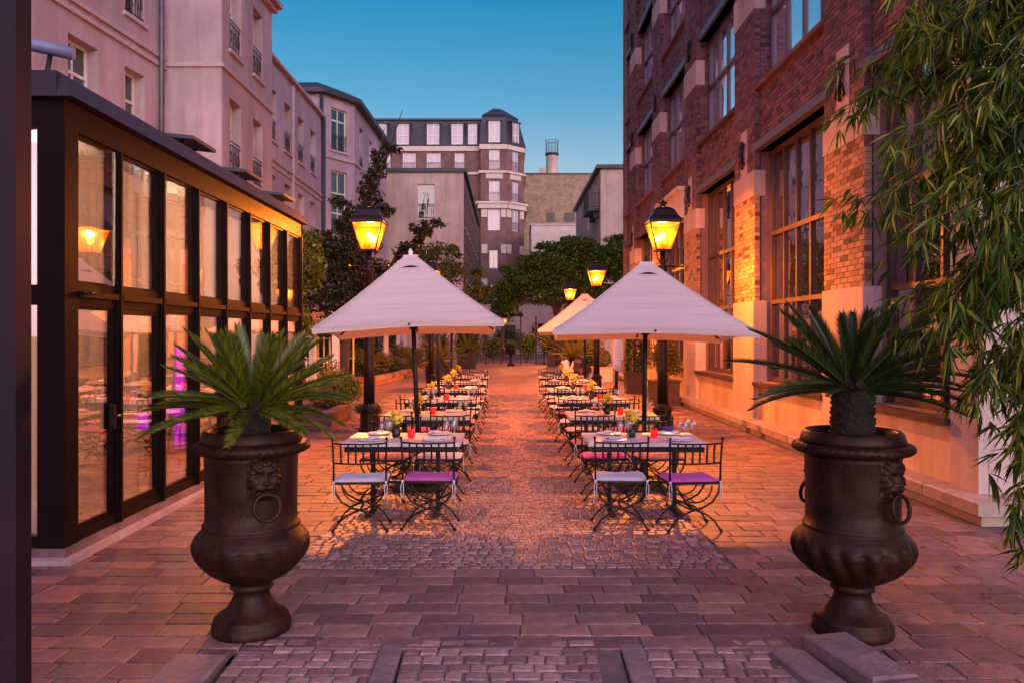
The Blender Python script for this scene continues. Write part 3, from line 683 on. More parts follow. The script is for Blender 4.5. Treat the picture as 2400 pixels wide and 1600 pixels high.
for cx,cy,hh in ((-9.6,26.6,14.0),(-9.9,29.5,13.9)):
    m = MB(); m.box(cx-.35,cx+.35,cy-.5,cy+.5,12.5,hh-.7)
    for k in range(3): m.lathe([(.11,0),(.12,.1),(.09,.6)],10,(cx,cy-.32+.32*k,hh-.7))
    part(m,'chimney','brick_far',rowh)
m = MB(); m.tube([(-9.3,27.2,12.4),(-9.3,27.2,15.6)],.09,8); part(m,'flue_pipe','zinc',rowh)

an = thing('roof_antenna','thin television aerial on the roof edge of the pale terrace','aerial',(-9.25,28.2,12.4))
m = MB(); m.tube([(0,0,0),(0,0,3.3)],.02,5); m.build('mast','zinc',an)
m = MB(); m.tube([(-.1,-.5,3.2),(.2,.9,3.0)],.012,4)
for k in range(6): m.tube([(-.1-.28+.05*k,-.4+.22*k,3.18-.03*k),(-.1+.28+.05*k,-.4+.22*k,3.18-.03*k)],.008,4)
m.build('boom','zinc',an)

chh = thing('corner_house', 'mauve corner house with canted tall windows and dark flat eaves beyond the terrace', 'building', (-8.5,40,0))
A0,A1,A2 = (-9.0,38.8),(-7.77,40.7),(-7.6,50.0)
F3a = Fac(-16,38.8,1,0); F3b = Fac(A0[0],A0[1],A1[0]-A0[0],A1[1]-A0[1]); F3c = Fac(A1[0],A1[1],A2[0]-A1[0],A2[1]-A1[1])
l3b = math.dist(A0,A1); l3c = math.dist(A1,A2)
m = MB(); wall(m,F3a,0,7,0,13.5); part(m,'wall','plaster',chh)
wb = [(.62,1.72,10.9,13.0),(.62,1.72,6.7,9.9),(.62,1.72,2.8,5.6)]
m = MB(); wall(m,F3b,0,l3b,0,13.5,wb,rev=.25); part(m,'wall','plaster',chh)
wc = [(u,u+1.0,z,z+2.3) for u in (1.2,3.9,6.6) for z in (3.0,6.8,10.4)]
m = MB(); wall(m,F3c,0,l3c,0,13.5,wc,rev=.3); m.quad((A2[0],A2[1],0),(-16,50,0),(-16,50,13.5),(A2[0],A2[1],13.5)); part(m,'wall','plaster',chh)
for o in wb: add_window(chh,F3b,o[0]+.002,o[1]-.002,o[2]+.002,o[3]-.002,2,((1.5,) if o[2]>10 else (1.1,2.1)),fw=.06,rev=.2,sill='trim',rail=.8,glass='glass_win')
for o in wc: add_window(chh,F3c,o[0]+.002,o[1]-.002,o[2]+.002,o[3]-.002,2,(1.4,),fw=.06,rev=.25,sill='trim',rail=.8)
for FF,ll in ((F3b,l3b),(F3c,l3c)):
    m = MB(); FF.box(m,0,ll,-.08,0,10.45,10.6); part(m,'string_course','trim',chh)
m = MB(); n0 = len(m.v)
pr = [(-16.2,38.45),(-8.85,38.45),(-7.4,40.55),(-7.2,50.2),(-16.2,50.2)]
m.v += [(x,y,13.5) for x,y in pr]+[(x,y,13.72) for x,y in pr]+[(-16,39.6,14.3),(-9.4,39.6,14.3),(-8.4,41.2,14.3),(-8.2,50,14.3),(-16,50,14.3)]
for k in range(5):
    l = (k+1)%5; m.face(k,l,5+l,5+k); m.face(5+k,5+l,10+l,10+k)
m.face(10,11,12,13,14); m.face(4,3,2,1,0); part(m,'roof','zinc',chh)
m = MB(); m.tube([(-9.0,38.66,0),(-9.0,38.66,13.4)],.09,8); part(m,'drainpipe','zinc',chh)

annex = thing('annex_building', 'plain beige flat-roofed block with one tall window behind the plum tree', 'building', (-8,54,0))
F4 = Fac(-18,54,1,0); F4s = Fac(-2.92,54,0,1)
w4 = [(11.95,13.13,9.6,11.95),(11.95,13.13,5.2,7.6)]
m = MB(); wall(m,F4,0,15.08,0,12.75,w4,rev=.25); part(m,'wall','plaster_tan',annex)
for o in w4: add_window(annex,F4,o[0]+.002,o[1]-.002,o[2]+.002,o[3]-.002,2,(),fw=.07,rev=.2,rail=1.0,sill='trim')
w4 = [(u,u+1.5,z,z+2.4) for u in (1.2,4.4,7.6,10.8,14,17.2,20.4,23.6) for z in (2,5.6,9.2)]
m = MB(); wall(m,F4s,0,27,0,12.7,w4,rev=.3); m.quad((-2.92,81,0),(-18,81,0),(-18,81,12.7),(-2.92,81,12.7)); part(m,'side_wall','brick_far',annex)
for o in w4: add_window(annex,F4s,o[0]+.002,o[1]-.002,o[2]+.002,o[3]-.002,2,(1.5,),fw=.08,rev=.2,sill='trim',mat='steel_win')
m = MB(); m.box(-18,-2.72,53.8,81.2,12.75,13.0); part(m,'roof','zinc',annex)

# ------------------------------------------------------------------ mansard building at the end of the view
man = thing('mansard_building', 'distant dark-roofed mansard building of purple brick with cream bands and a corner turret', 'building', (-6,91,0))
FM = Fac(-22,91,1,0)                 # u = X+22
def mu(x): return x+22
ops = []
mainw = []
for xa,xb in ((-19.2,-17.9),(-16.3,-15.0),(-13.2,-11.9),(-10.5,-8.8),(-5.9,-4.7)):
    pass
XS = [(-14.9,-13.3),(-11.75,-10.55),(-8.75,-7.15),(-5.6,-4.4),(-3.9+.45,-2.95+.0)]
XS = [(-14.6,-13.3),(-11.9,-10.4),(-9.15,-7.55),(-5.95,-4.85)]
for xa,xb in XS:
    for z0,z1 in ((20.35,22.45),(16.8,19.1),(13.2,15.5),(9.6,11.9)): mainw.append((mu(xa),mu(xb),z0,z1))
m = MB(); wall(m,FM,0,mu(-2.95),0,23.25,mainw,rev=.3); part(m,'wall','brick_far',man)
for o in mainw: add_window(man,FM,o[0]+.003,o[1]-.003,o[2]+.003,o[3]-.003,2,(),fw=.1,bw=.08,rev=.2,glass='glass_curtain',rail=1.0)
FTa = Fac(-2.95,90,1,0); FTb = Fac(-.05,90,2.04,2.0); ltb = math.hypot(2.04,2.0); FTc = Fac(1.99,92,0,1)
tw = [(.95,2.15,20.4,22.8),(.95,2.15,16.8,19.1),(.8,2.2,13.5,15.9),(.95,1.95,9.2,11.3),(.95,1.95,5.2,7.4)]
m = MB(); wall(m,FTa,0,2.9,0,23.25,tw,rev=.3); m.quad((-2.95,90,0),(-2.95,91,0),(-2.95,91,23.25),(-2.95,90,23.25)); part(m,'turret_wall','brick_far',man)
for o in tw: add_window(man,FTa,o[0]+.003,o[1]-.003,o[2]+.003,o[3]-.003,2,(),fw=.1,bw=.08,rev=.2,glass='glass_curtain' if o[2]>9.5 else 'glass_win',rail=1.0 if o[2]>16 else None)
tb = [(.9,2.0,20.4,22.8),(.9,2.0,16.8,19.1),(.9,2.0,13.5,15.9)]
m = MB(); wall(m,FTb,0,ltb,0,23.25,tb,rev=.3); part(m,'turret_wall','brick_far',man)
for o in tb: add_window(man,FTb,o[0]+.003,o[1]-.003,o[2]+.003,o[3]-.003,2,(),fw=.1,bw=.08,rev=.2,glass='glass_curtain',rail=1.0)
m = MB(); wall(m,FTc,0,10,0,23.25); part(m,'wall','brick_far',man)
def band(z0,z1,out,mat='cream',main=True):
    m = MB()
    if main: FM.box(m,0,mu(-2.95)-out,-out,.0,z0,z1)
    FTa.box(m,-out,2.9+out*.4,-out,.0,z0,z1); FTb.box(m,out*.2,ltb-.0,-out,.0,z0,z1); FTc.box(m,0,10,-out,.0,z0+.002,z1-.002)
    part(m,'stone_band',mat,man)
band(22.65,23.2,.14); band(19.95,20.22,.22); band(16.5,16.7,.5); band(15.95,16.5,.32,main=False)
for F_,us in ((FTa,((.1,.75),(2.3,2.85))),(FTb,((.05,.75),(2.15,2.8)))):
    for a,b in us:
        for z0,z1 in ((15.0,15.9),(10.9,11.9),(7.0,8.0)):
            m = MB(); F_.box(m,a,b,-.06,0,z0,z1); part(m,'stone_block','cream',man)
for F_,us in ((FM,[(mu(a)-.3,mu(b)+.3) for a,b in XS]),(FTa,[(.6,2.5)]),(FTb,[(.6,2.3)])):
    for a,b in us: m = MB(); F_.box(m,a,b,-.07,0,19.35,19.92); part(m,'stone_block','cream',man)
# mansard slope with dormers
m = MB(); m.hexa([(-22,90.85,23.25),(-2.9,90.85,23.25),(-2.9,103,23.25),(-22,103,23.25),(-22,91.9,26.4),(-2.9,91.9,26.4),(-2.9,102,26.4),(-22,102,26.4)])
m.box(-22,-2.9,91.7,102.2,26.4,26.6); part(m,'mansard_roof','zinc',man)
m = MB(); base = [(-3.1,89.8),(.05,89.8),(2.2,91.9),(2.2,97),(-3.1,97)]; mid = [(-2.85,90.6),(-.2,90.6),(1.3,92.2),(1.3,97),(-2.85,97)]; top = [(-1.6,92.4),(-.9,92.4),(-.4,93),(-.4,95),(-1.6,95)]
m.v += [(x,y,23.25) for x,y in base]+[(x,y,26.5) for x,y in mid]+[(x-.0,y-.15,26.6) for x,y in mid]+[(x,y,27.9) for x,y in top]
for r in range(3):
    for k in range(5): l=(k+1)%5; m.face(r*5+k,r*5+l,(r+1)*5+l,(r+1)*5+k)
m.face(15,16,17,18,19); part(m,'turret_roof','zinc',man)
FD = Fac(-22,90.75,1,0)
for xa,xb in ((-15.0,-13.7),(-12.55,-11.15),(-9.1,-7.7),(-6.3,-5.0),(-17.6,-16.3),(-4.6+.2,-3.4)):
    m = MB()
    FD.box(m,mu(xa)-.14,mu(xa),0,1.3,23.35,25.75); FD.box(m,mu(xb),mu(xb)+.14,0,1.3,23.35,25.75); FD.box(m,mu(xa)-.22,mu(xb)+.22,-.12,1.4,25.75,25.92); part(m,'dormer','zinc',man)
    add_window(man,FD,mu(xa)+.003,mu(xb)-.003,23.38,25.74,2,(1.0,),fw=.1,bw=.07,rev=.15,glass='glass_curtain')
for F_,a,b in ((Fac(-2.95,89.7,1,0),.9,2.2),(Fac(.02,89.75,2.04,2.0),.9,2.0)):
    m = MB(); F_.box(m,a-.12,a,0,1.2,23.35,25.8); F_.box(m,b,b+.12,0,1.2,23.35,25.8); F_.box(m,a-.2,b+.2,-.1,1.2,25.8,25.95); part(m,'dormer','zinc',man)
    add_window(man,F_,a+.003,b-.003,23.38,25.79,2,(1.0,),fw=.1,bw=.07,rev=.15,glass='glass_curtain')

tanw = thing('party_wall_building', 'windowless old tan brick party wall between the mansard block and the right-hand annex', 'building', (6.5,100,0))
m = MB(); m.box(2.0,11.5,100,108,0,21.8); part(m,'wall','brick_tan',tanw)
m = MB(); m.box(1.9,11.6,99.9,108.1,21.8,21.98); part(m,'coping','zinc',tanw)
m = MB(); m.box(4.2,4.98,100.6,101.4,21.98,22.8); part(m,'chimney','plaster_tan',tanw)
for xa,xb in ((5.0,6.0),(7.2,8.5)):
    m = MB(); m.box(xa,xb,99.93,100.1,15.9,17.0); part(m,'vent','black_panel',tanw)
stk = thing('chimney_stack', 'round pale chimney stack topped by a thin metal cage above the tan party wall', 'chimney', (5.75,101.5,21.98))
m = MB(); m.lathe([(.76,0),(.78,.15),(.74,.2),(.72,2.5)],20); m.build('shaft','plaster_tan',stk)
m = MB(); m.lathe([(.74,2.5),(.86,2.55),(.86,2.8),(.7,2.82)],20); m.build('collar','zinc',stk)
m = MB()
for k in range(12):
    a = 2*math.pi*k/12; m.tube([(.8*math.cos(a),.8*math.sin(a),2.8),(.8*math.cos(a),.8*math.sin(a),4.5)],.022,4)
for z in (3.3,3.9,4.4): m.tube([(.8*math.cos(2*math.pi*k/16),.8*math.sin(2*math.pi*k/16),z) for k in range(17)],.022,4,False)
m.build('cage','steel_blue',stk)

right_ax = thing('side_building', 'beige plastered block with a small railed balcony beyond the brick loft building', 'building', (9,56,0))
FG = Fac(6.6,56,1,0); FGs = Fac(6.6,76,0,-1)
m = MB(); wall(m,FG,0,12,0,13.4); part(m,'wall','plaster_tan',right_ax)
w5 = [(20-3.6,20-2.2,10.75,13.0),(20-9,20-7.8,10.2,12.4)]
m = MB(); wall(m,FGs,0,20,0,13.4,w5,rev=.25); m.quad((6.6,76,0),(18,76,0),(18,76,13.4),(6.6,76,13.4)); part(m,'side_wall','plaster_tan',right_ax)
for o in w5: add_window(right_ax,FGs,o[0]+.002,o[1]-.002,o[2]+.002,o[3]-.002,2,(),rev=.2)
m = MB(); m.box(6.3,18.5,55.7,76.2,13.4,13.65); part(m,'roof','zinc',right_ax)
m = MB(); m.box(5.75,6.6,56.6,60.2,10.55,10.72); m.box(6.2,6.6,56.9,57.3,10.1,10.55); m.box(6.2,6.6,59.5,59.9,10.1,10.55); part(m,'balcony','zinc',right_ax)
m = MB()
for z in (11.8,10.85): m.bar((5.8,56.65,z),(5.8,60.15,z),.04,.04); m.bar((5.8,56.65,z),(6.6,56.65,z),.04,.04)
for k in range(15): m.bar((5.8,56.65+3.5*k/14,10.72),(5.8,56.65+3.5*k/14,11.8),.025,.025)
for k in range(4): m.bar((5.8+.8*k/3,56.65,10.72),(5.8+.8*k/3,56.65,11.8),.025,.025)
part(m,'balcony_railing','iron',right_ax)
lo = thing('outbuilding', 'low cream outbuilding below the tan party wall behind the trees', 'building', (6,84,0))
m = MB(); m.box(2.6,10,84,92,0,13.2); part(m,'wall','cream',lo)
m = MB(); m.box(2.5,10.1,83.9,92.1,13.2,13.4); part(m,'coping','trim',lo)

# ------------------------------------------------------------------ conservatory
con = thing('conservatory', 'long bronze-framed glass conservatory with a dark painted fascia along the left side', 'conservatory', (-3.5,6.3,0))
CX, CY0, CB, CN = -3.49, 6.29, 0.905, 8
CY1 = CY0+CB*CN
FC = Fac(CX,CY0,0,1); FCf = Fac(-6.2,CY0,1,0); FCe = Fac(CX,CY1,-1,0)
m = MB(); m.box(CX-4.2,CX+.02,CY0-.02,CY1+.02,-.1,.11); part(m,'plinth','slab',con)
m = MB(); m.box(CX+.022,CX+.10,CY0-.10,CY1,-.05,.045); m.box(-7,CX+.02,CY0-.10,CY0-.022,-.05,.045); part(m,'edging','pale_stone',con)
m = MB()
m.hexa([(CX-.03,CY0-.07,3.66),(CX+.09,CY0-.07,3.66),(CX+.09,CY1+.1,3.66),(CX-.03,CY1+.1,3.66),(CX-.09,CY0-.02,3.86),(CX-.03,CY0-.02,3.86),(CX-.03,CY1+.06,3.86),(CX-.09,CY1+.06,3.86)]); part(m,'fascia','fascia',con)
m = MB(); m.box(-8,CX-.032,CY0-.07,CY0+.03,3.66,3.86); part(m,'fascia','fascia',con)
m = MB(); m.box(-8,CX-.032,CY1+.02,CY1+.1,3.66,3.86); part(m,'fascia','fascia',con)
m = MB(); m.box(-8,CX-.034,CY0+.032,CY1+.018,3.70,3.80); part(m,'roof','zinc',con)
m = MB(); m.box(CX-.14,CX-.005,CY0,CY1,3.44,3.655); part(m,'head_beam','bronze_frame',con)
m = MB(); m.box(-7,CX-.142,CY0,CY0+.12,3.44,3.655); part(m,'head_beam','bronze_frame',con)
m = MB(); m.box(CX-.22,CX,CY0,CY0+.20,.111,3.439); part(m,'corner_post','bronze_frame',con)
for k in range(1,CN+1):
    y = CY0+CB*k
    m = MB(); m.box(CX-.13,CX,y-.045,y+.045,.111,3.439); m.box(CX,CX+.018,y-.016,y+.016,.111,3.439); part(m,'mullion','bronze_frame',con)
for k in range(CN):
    a = CY0+CB*k+(.20 if k==0 else .045); b = CY0+CB*(k+1)-.045
    m = MB(); m.box(CX-.10,CX+.012,a,b,2.10,2.15); m.box(CX-.09,CX-.02,a,b,2.151,2.21); m.box(CX-.09,CX-.02,a,b,2.03,2.099); part(m,'transom','bronze_frame',con)
    m = MB(); m.box(CX-.09,CX-.015,a,b,.111,.20); part(m,'bottom_rail','bronze_frame',con)
    door = k == 1
    for z0,z1 in ((.20,2.03),(2.21,3.44)):
        f = .055 if (door and z0 < 1) else .028
        m = MB(); ya, yb = a+.001, b-.001
        m.box(CX-.075,CX-.03,ya,ya+f,z0,z1); m.box(CX-.075,CX-.03,yb-f,yb,z0,z1); m.box(CX-.075,CX-.03,ya+f,yb-f,z0,z0+f); m.box(CX-.075,CX-.03,ya+f,yb-f,z1-f,z1)
        s = part(m,'sash','bronze_frame',con)
        g = MB(); g.box(-.004,.004,-(yb-ya)/2+f*.5,(yb-ya)/2-f*.5,-(z1-z0)/2+f*.5,(z1-z0)/2-f*.5)
        g.build('pane','glass_cons',s,(CX-.052,(ya+yb)/2,(z0+z1)/2),(0,rnd.gauss(0,.003),R(-5.6) if k == 0 and z0 > 1 else rnd.gauss(0,.006)))
m = MB(); m.bar((CX+.004,CY0+.23,2.13),(CX+.05,CY0+.23,2.13),.05,.03); m.tube([(CX+.05,CY0+.23,2.13),(CX+.06,CY0+.34,2.14)],.012,6); part(m,'latch','iron',con)
m = MB(); m.tube([(CX+.02,CY0+CB-.12,1.08),(CX+.055,CY0+CB-.12,1.08),(CX+.055,CY0+CB-.24,1.08)],.012,6); m.box(CX-.028,CX+.012,CY0+CB-.14,CY0+CB-.10,.96,1.18); part(m,'door_handle','iron',con)
# front end facing the camera
for xa,xb in ((-4.55,CX-.222),(-5.7,-4.67)):
    m = MB(); m.box(xa,xb,CY0+.02,CY0+.1,2.03,2.19); part(m,'transom','bronze_frame',con)
    m = MB(); m.box(xa,xb,CY0+.02,CY0+.1,.111,.2); part(m,'bottom_rail','bronze_frame',con)
    for z0,z1 in ((.2,2.03),(2.19,3.44)):
        m = MB(); m.box(xa+.002,xb-.002,CY0+.055,CY0+.063,z0,z1); part(m,'pane','glass_cons',con)
m = MB(); m.box(-4.668,-4.552,CY0+.01,CY0+.12,.111,3.44); part(m,'mullion','bronze_frame',con)
m = MB(); wall(m,FCe,0,4,0.11,3.66); part(m,'end_wall','int_wall',con)
m = MB(); m.box(-8,-3.6,CY0+.15,CY1,.112,.118); part(m,'interior_floor','int_floor',con)
m = MB(); m.box(-8,-7.9,CY0,CY1,.112,3.7); part(m,'back_wall','int_wall',con)
# curtains hung behind the glass
cur = lambda ya,yb,x: [(x+.035*math.sin(k*1.3),ya+(yb-ya)*k/40) for k in range(41)]
def curtain(pts, z0, z1, label):
    m = MB(); n = len(pts)
    m.v += [(x,y,z0) for x,y in pts]+[(x,y,z1) for x,y in pts]
    m.smooth = True
    for k in range(n-1): m.face(k,k+1,n+k+1,n+k)
    tag(m.build('curtain','curtain'), label, 'curtain', 'conservatory curtains')
curtain(cur(CY0+.25,CY0+1.80,-3.78),.15,3.4,'pale floor-length curtain behind the two nearest side panes of the conservatory')
curtain([(-4.5+.025*k,CY0+.35+.03*math.sin(k*1.2)) for k in range(36)],.15,3.4,'pale curtain behind the narrow front pane of the conservatory')
curtain(cur(CY0+1.82,CY0+4.5,-3.80),1.9,3.4,'short pale blind-like curtain over the bar stools in the conservatory')
curtain(cur(CY0+4.6,CY0+7.1,-3.80),.15,3.4,'pale curtain drawn behind the far side panes of the conservatory')
tb_ = thing('bar_table','small dark bar table under purple light inside the conservatory','table',(-4.35,8.75,.118))
m = MB(); m.lathe([(.3,.98),(.32,1.0),(.32,1.02),(.3,1.03)],20); m.build('tabletop','black_panel',tb_)
m = MB(); m.lathe([(.2,0),(.2,.02),(.04,.04),(.035,.98)],14); m.build('pedestal','iron',tb_)
for i,(x,y) in enumerate(((-3.95,8.45),(-4.15,9.25),(-4.1,10.1))):
    t = thing('bar_stool',['purple-lit bar stool behind the third conservatory pane','purple-lit bar stool behind the fourth conservatory pane','purple-lit bar stool behind the fifth conservatory pane, beside the lit column'][i],'stool',(x,y,.118),0,'bar stools in the conservatory')
    m = MB(); m.lathe([(.17,.68),(.19,.70),(.19,.74),(.16,.76)],18); m.build('seat','purple_glow',t)  # seat emits, standing in for purple light falling on it
    for a in range(4):
        q = a*math.pi/2+.6; m = MB(); m.tube([(.14*math.cos(q),.14*math.sin(q),.68),(.2*math.cos(q),.2*math.sin(q),0)],.015,5); m.build('leg','iron',t)
    m = MB(); m.tube([(.17*math.cos(k*math.pi/8),.17*math.sin(k*math.pi/8),.25) for k in range(17)],.01,5,False); m.build('foot_ring','iron',t)
t = thing('light_column','magenta lit column standing inside the conservatory','lamp',(-4.5,11.0,.118))
m = MB(); m.box(-.06,.06,-.06,.06,.1,1.5); m.build('diffuser','purple_glow',t); m = MB(); m.box(-.12,.12,-.12,.12,0,.1); m.build('base','iron',t)
for i,(x,y) in enumerate(((-4.6,6.75),(-5.2,9.2),(-5.2,12.2))):  # the last two lamps are added to brighten the curtains and panes
    t = thing('ceiling_lamp',['small warm ceiling lamp behind the narrow front pane of the conservatory','added warm ceiling lamp over the bar stools in the conservatory','added warm ceiling lamp near the far end of the conservatory'][i],'lamp',(x,y,3.05),0,'ceiling lamps in the conservatory')
    m = MB(); m.lathe([(.11,0),(.12,.02),(.09,.10),(.03,.14)],16); m.build('shade','bronze_frame',t)
    m = MB(); m.ball((0,0,-.01),.05,6); m.build('bulb','flame',t); m = MB(); m.tube([(0,0,.14),(0,0,.64)],.008,5); m.build('cord','iron',t)
    ld = bpy.data.lights.new('ceiling_light','POINT'); ld.energy = [22,260,260][i]; ld.color = (1,.55,.30); ld.shadow_soft_size = .08
    lo_ = bpy.data.objects.new('ceiling_light',ld); COL.objects.link(lo_); lo_.parent = t; lo_.location = (0,0,-.12)
# things on the conservatory roof
ar = thing('awning_arm','blue-grey round awning arm on a bracket at the near corner of the conservatory roof','awning arm',(-3.7,6.6,3.80))
m = MB(); m.tube([(-1.6,-.3,.62),(-.2,.05,.40),(.05,.12,.36)],.055,10); m.build('tube','tube_blue',ar)
m = MB(); m.tube([(-.12,.08,.38),(-.17,.06,.04)],.02,6); m.build('bracket','iron',ar)
m = MB(); m.box(-1.8,-.4,-.2,.1,.03,.12); m.build('base_plate','zinc',ar)
for i,(y,lab) in enumerate(((9.35,'open roof flap nearest the corner on the conservatory roof'),(11.2,'open roof flap in the middle of the conservatory roof'),(13.0,'open roof flap at the far end of the conservatory roof'))):
    t = thing('roof_flap','dark '+lab,'roof vent',(-3.62,y,3.80),0,'roof flaps on the conservatory')
    m = MB(); m.hexa([(-.9,-.35,.30),(.08,-.35,.20),(.08,.35,.20),(-.9,.35,.30),(-.9,-.35,.34),(.08,-.35,.24),(.08,.35,.24),(-.9,.35,.34)]); m.build('flap','zinc',t)
    for s in (-.2,.2): m = MB(); m.tube([(-.1,s,.22),(-.2,s,0)],.014,5); m.build('strut','iron',t)
# dark door frame close to the camera
dj = thing('door_frame','near-black glazed door frame with a ledge at the very left edge, closest to the camera','door frame',(-2.5,3.7,0))
m = MB(); m.box(.17,.25,-.05,.07,-.3,4.6); m.build('jamb','jamb',dj)
m = MB(); m.box(.08,.169,-.03,.05,-.3,4.6); m.build('stile','bronze_frame',dj)
m = MB(); m.box(-1.4,.078,-.10,.06,2.33,2.37); m.build('ledge','jamb',dj)
m = MB(); m.box(-1.4,.079,-.02,.04,2.15,2.329); m.build('rail','bronze_frame',dj)
m = MB(); m.box(-1.4,.078,0,.012,2.372,4.6); m.build('pane','black_panel',dj)
m = MB(); m.box(-1.4,.078,0,.03,-.3,2.149); m.build('panel','black_panel',dj)
# ================================================================== LAMPS
def lamp_head(root, z0, s=1.0, power=LAMP_W):
    """square street lantern: bottom ring at z0"""
    b, t, h = .135*s, .275*s, .50*s
    zt = z0+h
    fr = MB()
    for sx in (-1,1):
        for sy in (-1,1): fr.bar((sx*b,sy*b,z0),(sx*t,sy*t,zt),.022*s,.022*s)
    for z,q in ((z0,b),(zt,t)):
        for a,c in (((-q,-q),(q,-q)),((q,-q),(q,q)),((q,q),(-q,q)),((-q,q),(-q,-q))): fr.bar((*a,z),(*c,z),.03*s,.035*s)
    fr.hexa([(-b,-b,z0-.02),(b,-b,z0-.02),(b,b,z0-.02),(-b,b,z0-.02),(-b*.6,-b*.6,z0-.005),(b*.6,-b*.6,z0-.005),(b*.6,b*.6,z0-.005),(-b*.6,b*.6,z0-.005)])
    lf = fr.build('lantern_frame','lamp_iron',root)
    for k in range(4):
        a = math.pi/2*k; c, sn = math.cos(a), math.sin(a)
        P = lambda x,y,z: (x*c-y*sn, x*sn+y*c, z)
        g = MB(); g.quad(P(-b,-b*.97,z0+.01),P(b,-b*.97,z0+.01),P(t*.97,-t*.97,zt-.01),P(-t*.97,-t*.97,zt-.01)); g.build('pane','lamp_glass',lf)
    cap = MB()
    prof = [(t+.035*s,zt+.012),(t+.03*s,zt+.04*s),(t*.88,zt+.12*s),(t*.66,zt+.235*s),(t*.42,zt+.285*s),(t*.22,zt+.30*s)]
    n0 = 0
    for i,(r,z) in enumerate(prof): cap.v += [(-r,-r,z),(r,-r,z),(r,r,z),(-r,r,z)]
    for i in range(len(prof)-1):
        for k in range(4): l=(k+1)%4; cap.face(i*4+k,i*4+l,i*4+4+l,i*4+4+k)
    cap.face(20,21,22,23); cap.build('cap','lamp_iron',root)
    f = MB(); zz = zt+.29*s; f.lathe([(.055*s,zz),(.05*s,zz+.05*s),(.085*s,zz+.085*s),(.085*s,zz+.1*s),(.03*s,zz+.12*s),(.02*s,zz+.15*s)],12); f.build('finial','lamp_iron',root)
    mt = MB(); mt.ball((0,0,0),.055*s,7,1.35); mo = mt.build('mantle','flame',root,(0,0,z0+.26*s))
    bn = MB(); bn.lathe([(.03*s,z0),(.022*s,z0+.06*s),(.05*s,z0+.09*s),(.045*s,z0+.13*s)],10); bn.build('burner','lamp_iron',root)
    for ty,pw in (('POINT',.42),('SPOT',.85)):       # mantle, plus an added spot that shapes the light downward
        ld = bpy.data.lights.new('lantern_light',ty); ld.energy = power*pw; ld.color = (1.0,0.52,0.235); ld.shadow_soft_size = .06*s
        if ty == 'SPOT': ld.spot_size = R(168); ld.spot_blend = .35
        lo_ = bpy.data.objects.new('lantern_light', ld); COL.objects.link(lo_); lo_.parent = root; lo_.location = (0,0,z0+.38*s)
lamp = thing('street_lamp','lit orange lantern on dark post standing left of the left tables','street lamp',(-2.55,14.76,0),0,'lit lanterns along the courtyard')
m = MB(); m.lathe([(.20,0),(.20,.06),(.17,.09),(.165,.36),(.19,.40),(.19,.43),(.13,.48),(.11,.52)],8,smooth=False); m.build('pedestal','lamp_iron',lamp)
m = MB(); m.lathe([(.105,.50),(.098,1.2),(.085,2.2),(.075,2.95),(.10,2.97),(.10,3.0),(.06,3.04),(.055,3.10),(.085,3.14),(.05,3.17),(.05,3.33)],14); m.build('post','lamp_iron',lamp)
m = MB(); m.tube([(-.37,0,3.05),(.37,0,3.05)],.016,8); m.ball((-.37,0,3.05),.03,5); m.ball((.37,0,3.05),.03,5); m.build('ladder_bar','lamp_iron',lamp)
for s in (-1,1):
    m = MB(); m.tube([(s*.05,0,3.14),(s*.10,0,3.2),(s*.11,0,3.27),(s*.125,0,3.34)],.012,6); m.build('bracket','lamp_iron',lamp)
lamp_head(lamp, 3.345)
for x,y,lab in ((2.89,14.76,'lit orange lantern on dark post beside the brown planters, nearest on the right'),
            (-2.46,25.9,'lantern half hidden behind the left umbrella, second of the left side'),
            (2.92,25.9,'lit lantern between the right umbrella and the green tree, second on the right'),
            (2.92,36.6,'small lit lantern in front of the green tree, third of the right side'),
            (3.05,48.4,'smallest lit lantern farthest off above the far right umbrella')):
    dup(lamp,(x,y,0),0,lab)

